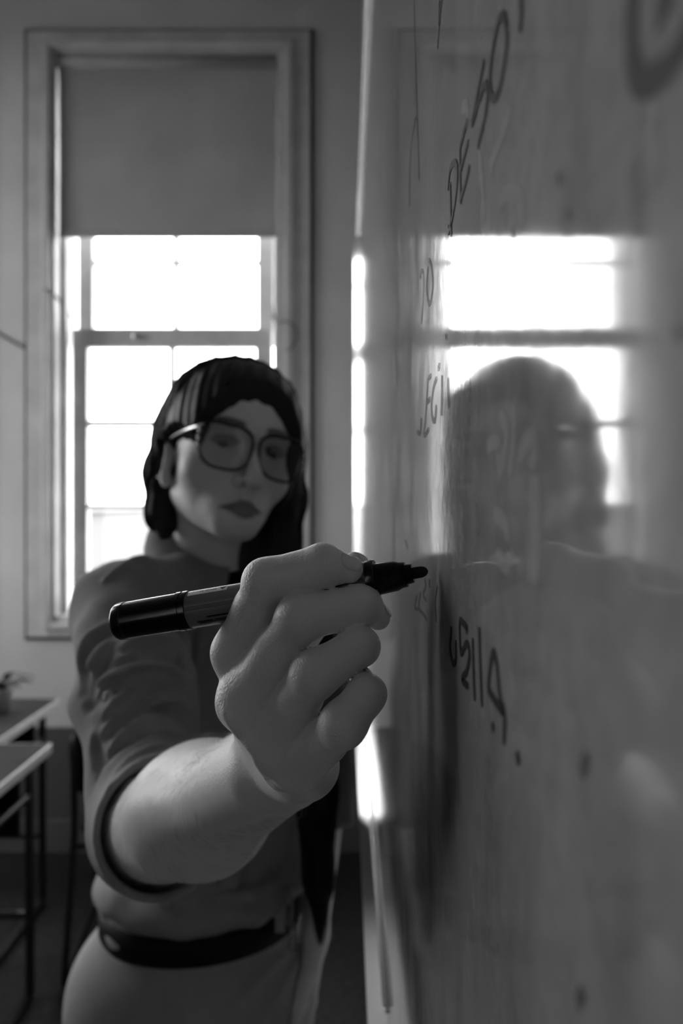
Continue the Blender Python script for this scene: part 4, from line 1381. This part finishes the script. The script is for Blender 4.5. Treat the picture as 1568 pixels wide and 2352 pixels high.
def label_text(txt, t_start, ang_base, size, m, name='label_text'):
    cu = bpy.data.curves.new('t', 'FONT'); cu.body = txt; cu.size = size
    ob = bpy.data.objects.new('t', cu); COL.objects.link(ob)
    bpy.context.view_layer.update()
    me = bpy.data.meshes.new_from_object(ob.evaluated_get(bpy.context.evaluated_depsgraph_get()))
    V = [cyl(t_start - v.co.x / ML, ang_base - math.degrees(v.co.y / RM), 0.0001) for v in me.vertices]
    f = [tuple(p.vertices) for p in me.polygons]
    bpy.data.objects.remove(ob)
    return mesh(name, V, f, m, marker)
label_text('TINTA AL', 0.366, 72, 0.0019, M_print)
for a, segs in ((-22, [(0.33, 0.40)]), (-36, [(0.295, 0.345), (0.352, 0.41)]), (-43, [(0.30, 0.40)])):
    for t0, t1 in segs:
        patch('label_line', t0, t1, a - 2.6, a + 2.6, M_print, 0.0001, 3)
for k in range(22):
    t0 = 0.265 + k * 0.0062
    patch('label_script', t0, t0 + 0.0045, 30 + 2.5 * math.sin(k * 2.1), 33.5 + 2.5 * math.sin(k * 2.1 + 0.6), M_silver, 0.0001, 2)

# ------------------------------------------------------------------ classroom furniture
M_seat = mat('dark_moulded_plastic', 0.008, 0.7, 0.15)
def tubes_of(parent, T):
    def tb(name, pts, r=0.011, n=6):
        return MB().tube(T(spline(np.array(pts, float), n)), r, 8).build(name, M_blacksteel, parent, True)
    return tb
def school_desk(x0, x1, y0, y1, label):
    c = thing('school_desk', label, 'desk', ((x0 + x1) / 2, (y0 + y1) / 2, 0), 'school desks by the window')
    top = box('desktop', (x0, y0, 0.703), (x1, y1, 0.735), M_wood, c, bev=0.006)
    e = 0.004
    for a, b_ in (((x1 - 0.002, y0 - e, 0.7045), (x1 + e, y1 + e, 0.7335)), ((x0 - e, y0 - e, 0.7045), (x0 + 0.002, y1 + e, 0.7335)), ((x0, y0 - e, 0.7045), (x1, y0 + 0.002, 0.7335)), ((x0, y1 - 0.002, 0.7045), (x1, y1 + e, 0.7335))):
        box('edge_band', a, b_, M_edge, top, bev=0.003)
    box('book_shelf', (x0 + 0.05, y0 + 0.04, 0.575), (x1 - 0.05, y1 - 0.10, 0.59), M_seat, c, bev=0.003)
    box('modesty_panel', (x0 + 0.05, y1 - 0.10, 0.50), (x1 - 0.05, y1 - 0.085, 0.70), M_seat, c, bev=0.003)
    tb = tubes_of(c, lambda p: np.asarray(p, float))
    for x in (x0 + 0.04, x1 - 0.04):
        tb('leg', [(x, y0 + 0.05, 0.70), (x, y0 + 0.05, 0.35), (x, y0 + 0.05, 0.04), (x, y0 + 0.07, 0.013), (x, (y0 + y1) / 2, 0.013), (x, y1 - 0.07, 0.013), (x, y1 - 0.05, 0.04), (x, y1 - 0.05, 0.35), (x, y1 - 0.05, 0.70)], 0.014)
        tb('side_rail', [(x, y0 + 0.05, 0.60), (x, (y0 + y1) / 2, 0.60), (x, y1 - 0.05, 0.60)])
    tb('crossbar', [(x0 + 0.04, y1 - 0.05, 0.25), ((x0 + x1) / 2, y1 - 0.05, 0.25), (x1 - 0.04, y1 - 0.05, 0.25)])
    return c
def school_chair(loc, rz, label):
    c = thing('school_chair', label, 'chair', loc)
    R = yawm(rz); L = np.array(loc)
    T = lambda p: np.asarray(p, float) @ R.T + L
    tb = tubes_of(c, T)
    for s in (-1, 1):
        tb('leg', [(s*0.20, 0.20, 0.43), (s*0.21, 0.21, 0.20), (s*0.22, 0.22, 0.03), (s*0.22, 0.19, 0.012), (s*0.22, 0.0, 0.012), (s*0.22, -0.20, 0.012), (s*0.22, -0.23, 0.03), (s*0.20, -0.20, 0.42), (s*0.19, -0.24, 0.62), (s*0.18, -0.27, 0.76)])
    tb('crossbar', [(-0.2, 0.20, 0.40), (0, 0.20, 0.40), (0.2, 0.20, 0.40)])
    tb('crossbar', [(-0.2, -0.20, 0.40), (0, -0.20, 0.40), (0.2, -0.20, 0.40)])
    def shell(name, nx, ny, fn, th, m):
        V = []
        for s in (0, 1):
            for j in range(ny + 1):
                for i in range(nx + 1):
                    p = fn(i / nx * 2 - 1, j / ny * 2 - 1)
                    V.append(np.array(p[0]) + np.array(p[1]) * th * s)
        W = nx + 1; o = W * (ny + 1); f = []
        for j in range(ny):
            for i in range(nx):
                qd = (j*W+i, j*W+i+1, (j+1)*W+i+1, (j+1)*W+i)
                f.append(qd[::-1]); f.append(tuple(k + o for k in qd))
        rim = [i for i in range(W)] + [j*W+nx for j in range(1, ny+1)] + [ny*W+i for i in range(nx-1, -1, -1)] + [j*W for j in range(ny-1, 0, -1)]
        for a, b_ in zip(rim, rim[1:] + rim[:1]): f.append((a, b_, b_ + o, a + o))
        mesh(name, T(V), f, m, c, True)
    ro = lambda a, b_: math.sqrt(max(0, 1 - 0.22 * b_ ** 4))
    shell('seat', 14, 14, lambda a, b_: ((0.205 * a * ro(a, b_), 0.20 * b_ * ro(b_, a), 0.435 - 0.012 * (1 - a * a) * (1 - b_ * b_) - 0.012 * max(0, b_) ** 3), (0, 0, 1)), 0.012, M_seat)
    shell('backrest', 14, 10, lambda a, b_: ((0.20 * a * ro(a, b_), -0.252 - 0.02 * (1 - a * a) - 0.03 * b_, 0.675 + 0.115 * b_ * ro(b_, a)), (0, 1, 0)), 0.012, M_seat)
    return c
school_desk(-1.66, -1.06, 2.19, 2.65, 'school desk nearest the window wall, with the small plant on it')
school_desk(-1.48, -0.885, 1.60, 2.15, 'school desk with pale edge nearest the woman\'s elbow')
school_chair((-0.665, 2.43, 0), 8, 'black moulded school chair half hidden behind the woman\'s hip')

# pot with leafy sprigs on the far writing board
pot = thing('potted_plant', 'small dark leafy plant in a pale pot at the left edge', 'plant', (-1.185, 2.46, 0.736))
MB().lathe([(0, 0.030), (0.07, 0.040), (0.075, 0.043), (0.085, 0.043), (0.085, 0.036), (0.07, 0.034)], (-1.185, 2.46, 0.736), (0, 0, 1), 24).build('pot', mat('pale_ceramic', 0.4, 0.4), pot, True)
M_leaf = mat('dark_leaf', 0.03, 0.5)
for k in range(16):
    a = rng.uniform(-0.9, 0.9) if k < 10 else rng.uniform(0, 6.28)
    ln = rng.uniform(0.07, 0.13); b0 = np.array([-1.185, 2.46, 0.80])
    dr = np.array([math.cos(a), math.sin(a) * 0.7, 0])
    sd = np.array([-dr[1], dr[0], 0]); hh = rng.uniform(0.03, 0.09)
    V = []
    for t in np.linspace(0, 1, 7):
        c = b0 + dr * ln * t + np.array([0, 0, hh * math.sin(t * 2.2)])
        w = 0.014 * math.sin(math.pi * min(1, 0.06 + t * 0.94)) + 0.0006
        V += [c + sd * w + [0, 0, 0.003], c, c - sd * w + [0, 0, 0.003]]
    f = []
    for i in range(6):
        f += [(3*i, 3*i+1, 3*i+4, 3*i+3), (3*i+1, 3*i+2, 3*i+5, 3*i+4)]
    mesh('leaf', V, f, M_leaf, pot, True)

# cables beside the window
M_cable = mat('grey_cable', 0.10, 0.6)
def cable(pts, r, label):
    q = spline(np.array([P(x, y, Y) + UP for x, y, Y in pts]), 8)
    tag(MB().tube(q, r, 8).build('cable', M_cable, None, True), label, 'cable')
cable([(-120, 700, 2.992), (0, 768, 2.992), (35, 788, 2.992), (58, 800, 2.992)], 0.005, 'grey cable on the wall left of the window casing')
cable([(100, 665, 2.953), (112, 668, 2.953), (124, 676, 2.97), (145, 700, 3.05), (165, 732, 3.085)], 0.0035, 'thin cord strung across the left window jamb')
cable([(625, 700, 2.955), (632, 740, 2.955), (655, 738, 2.955), (676, 748, 2.955), (681, 775, 2.955), (668, 800, 2.955), (655, 805, 2.955)], 0.003, 'looped blind cord on the right window casing')
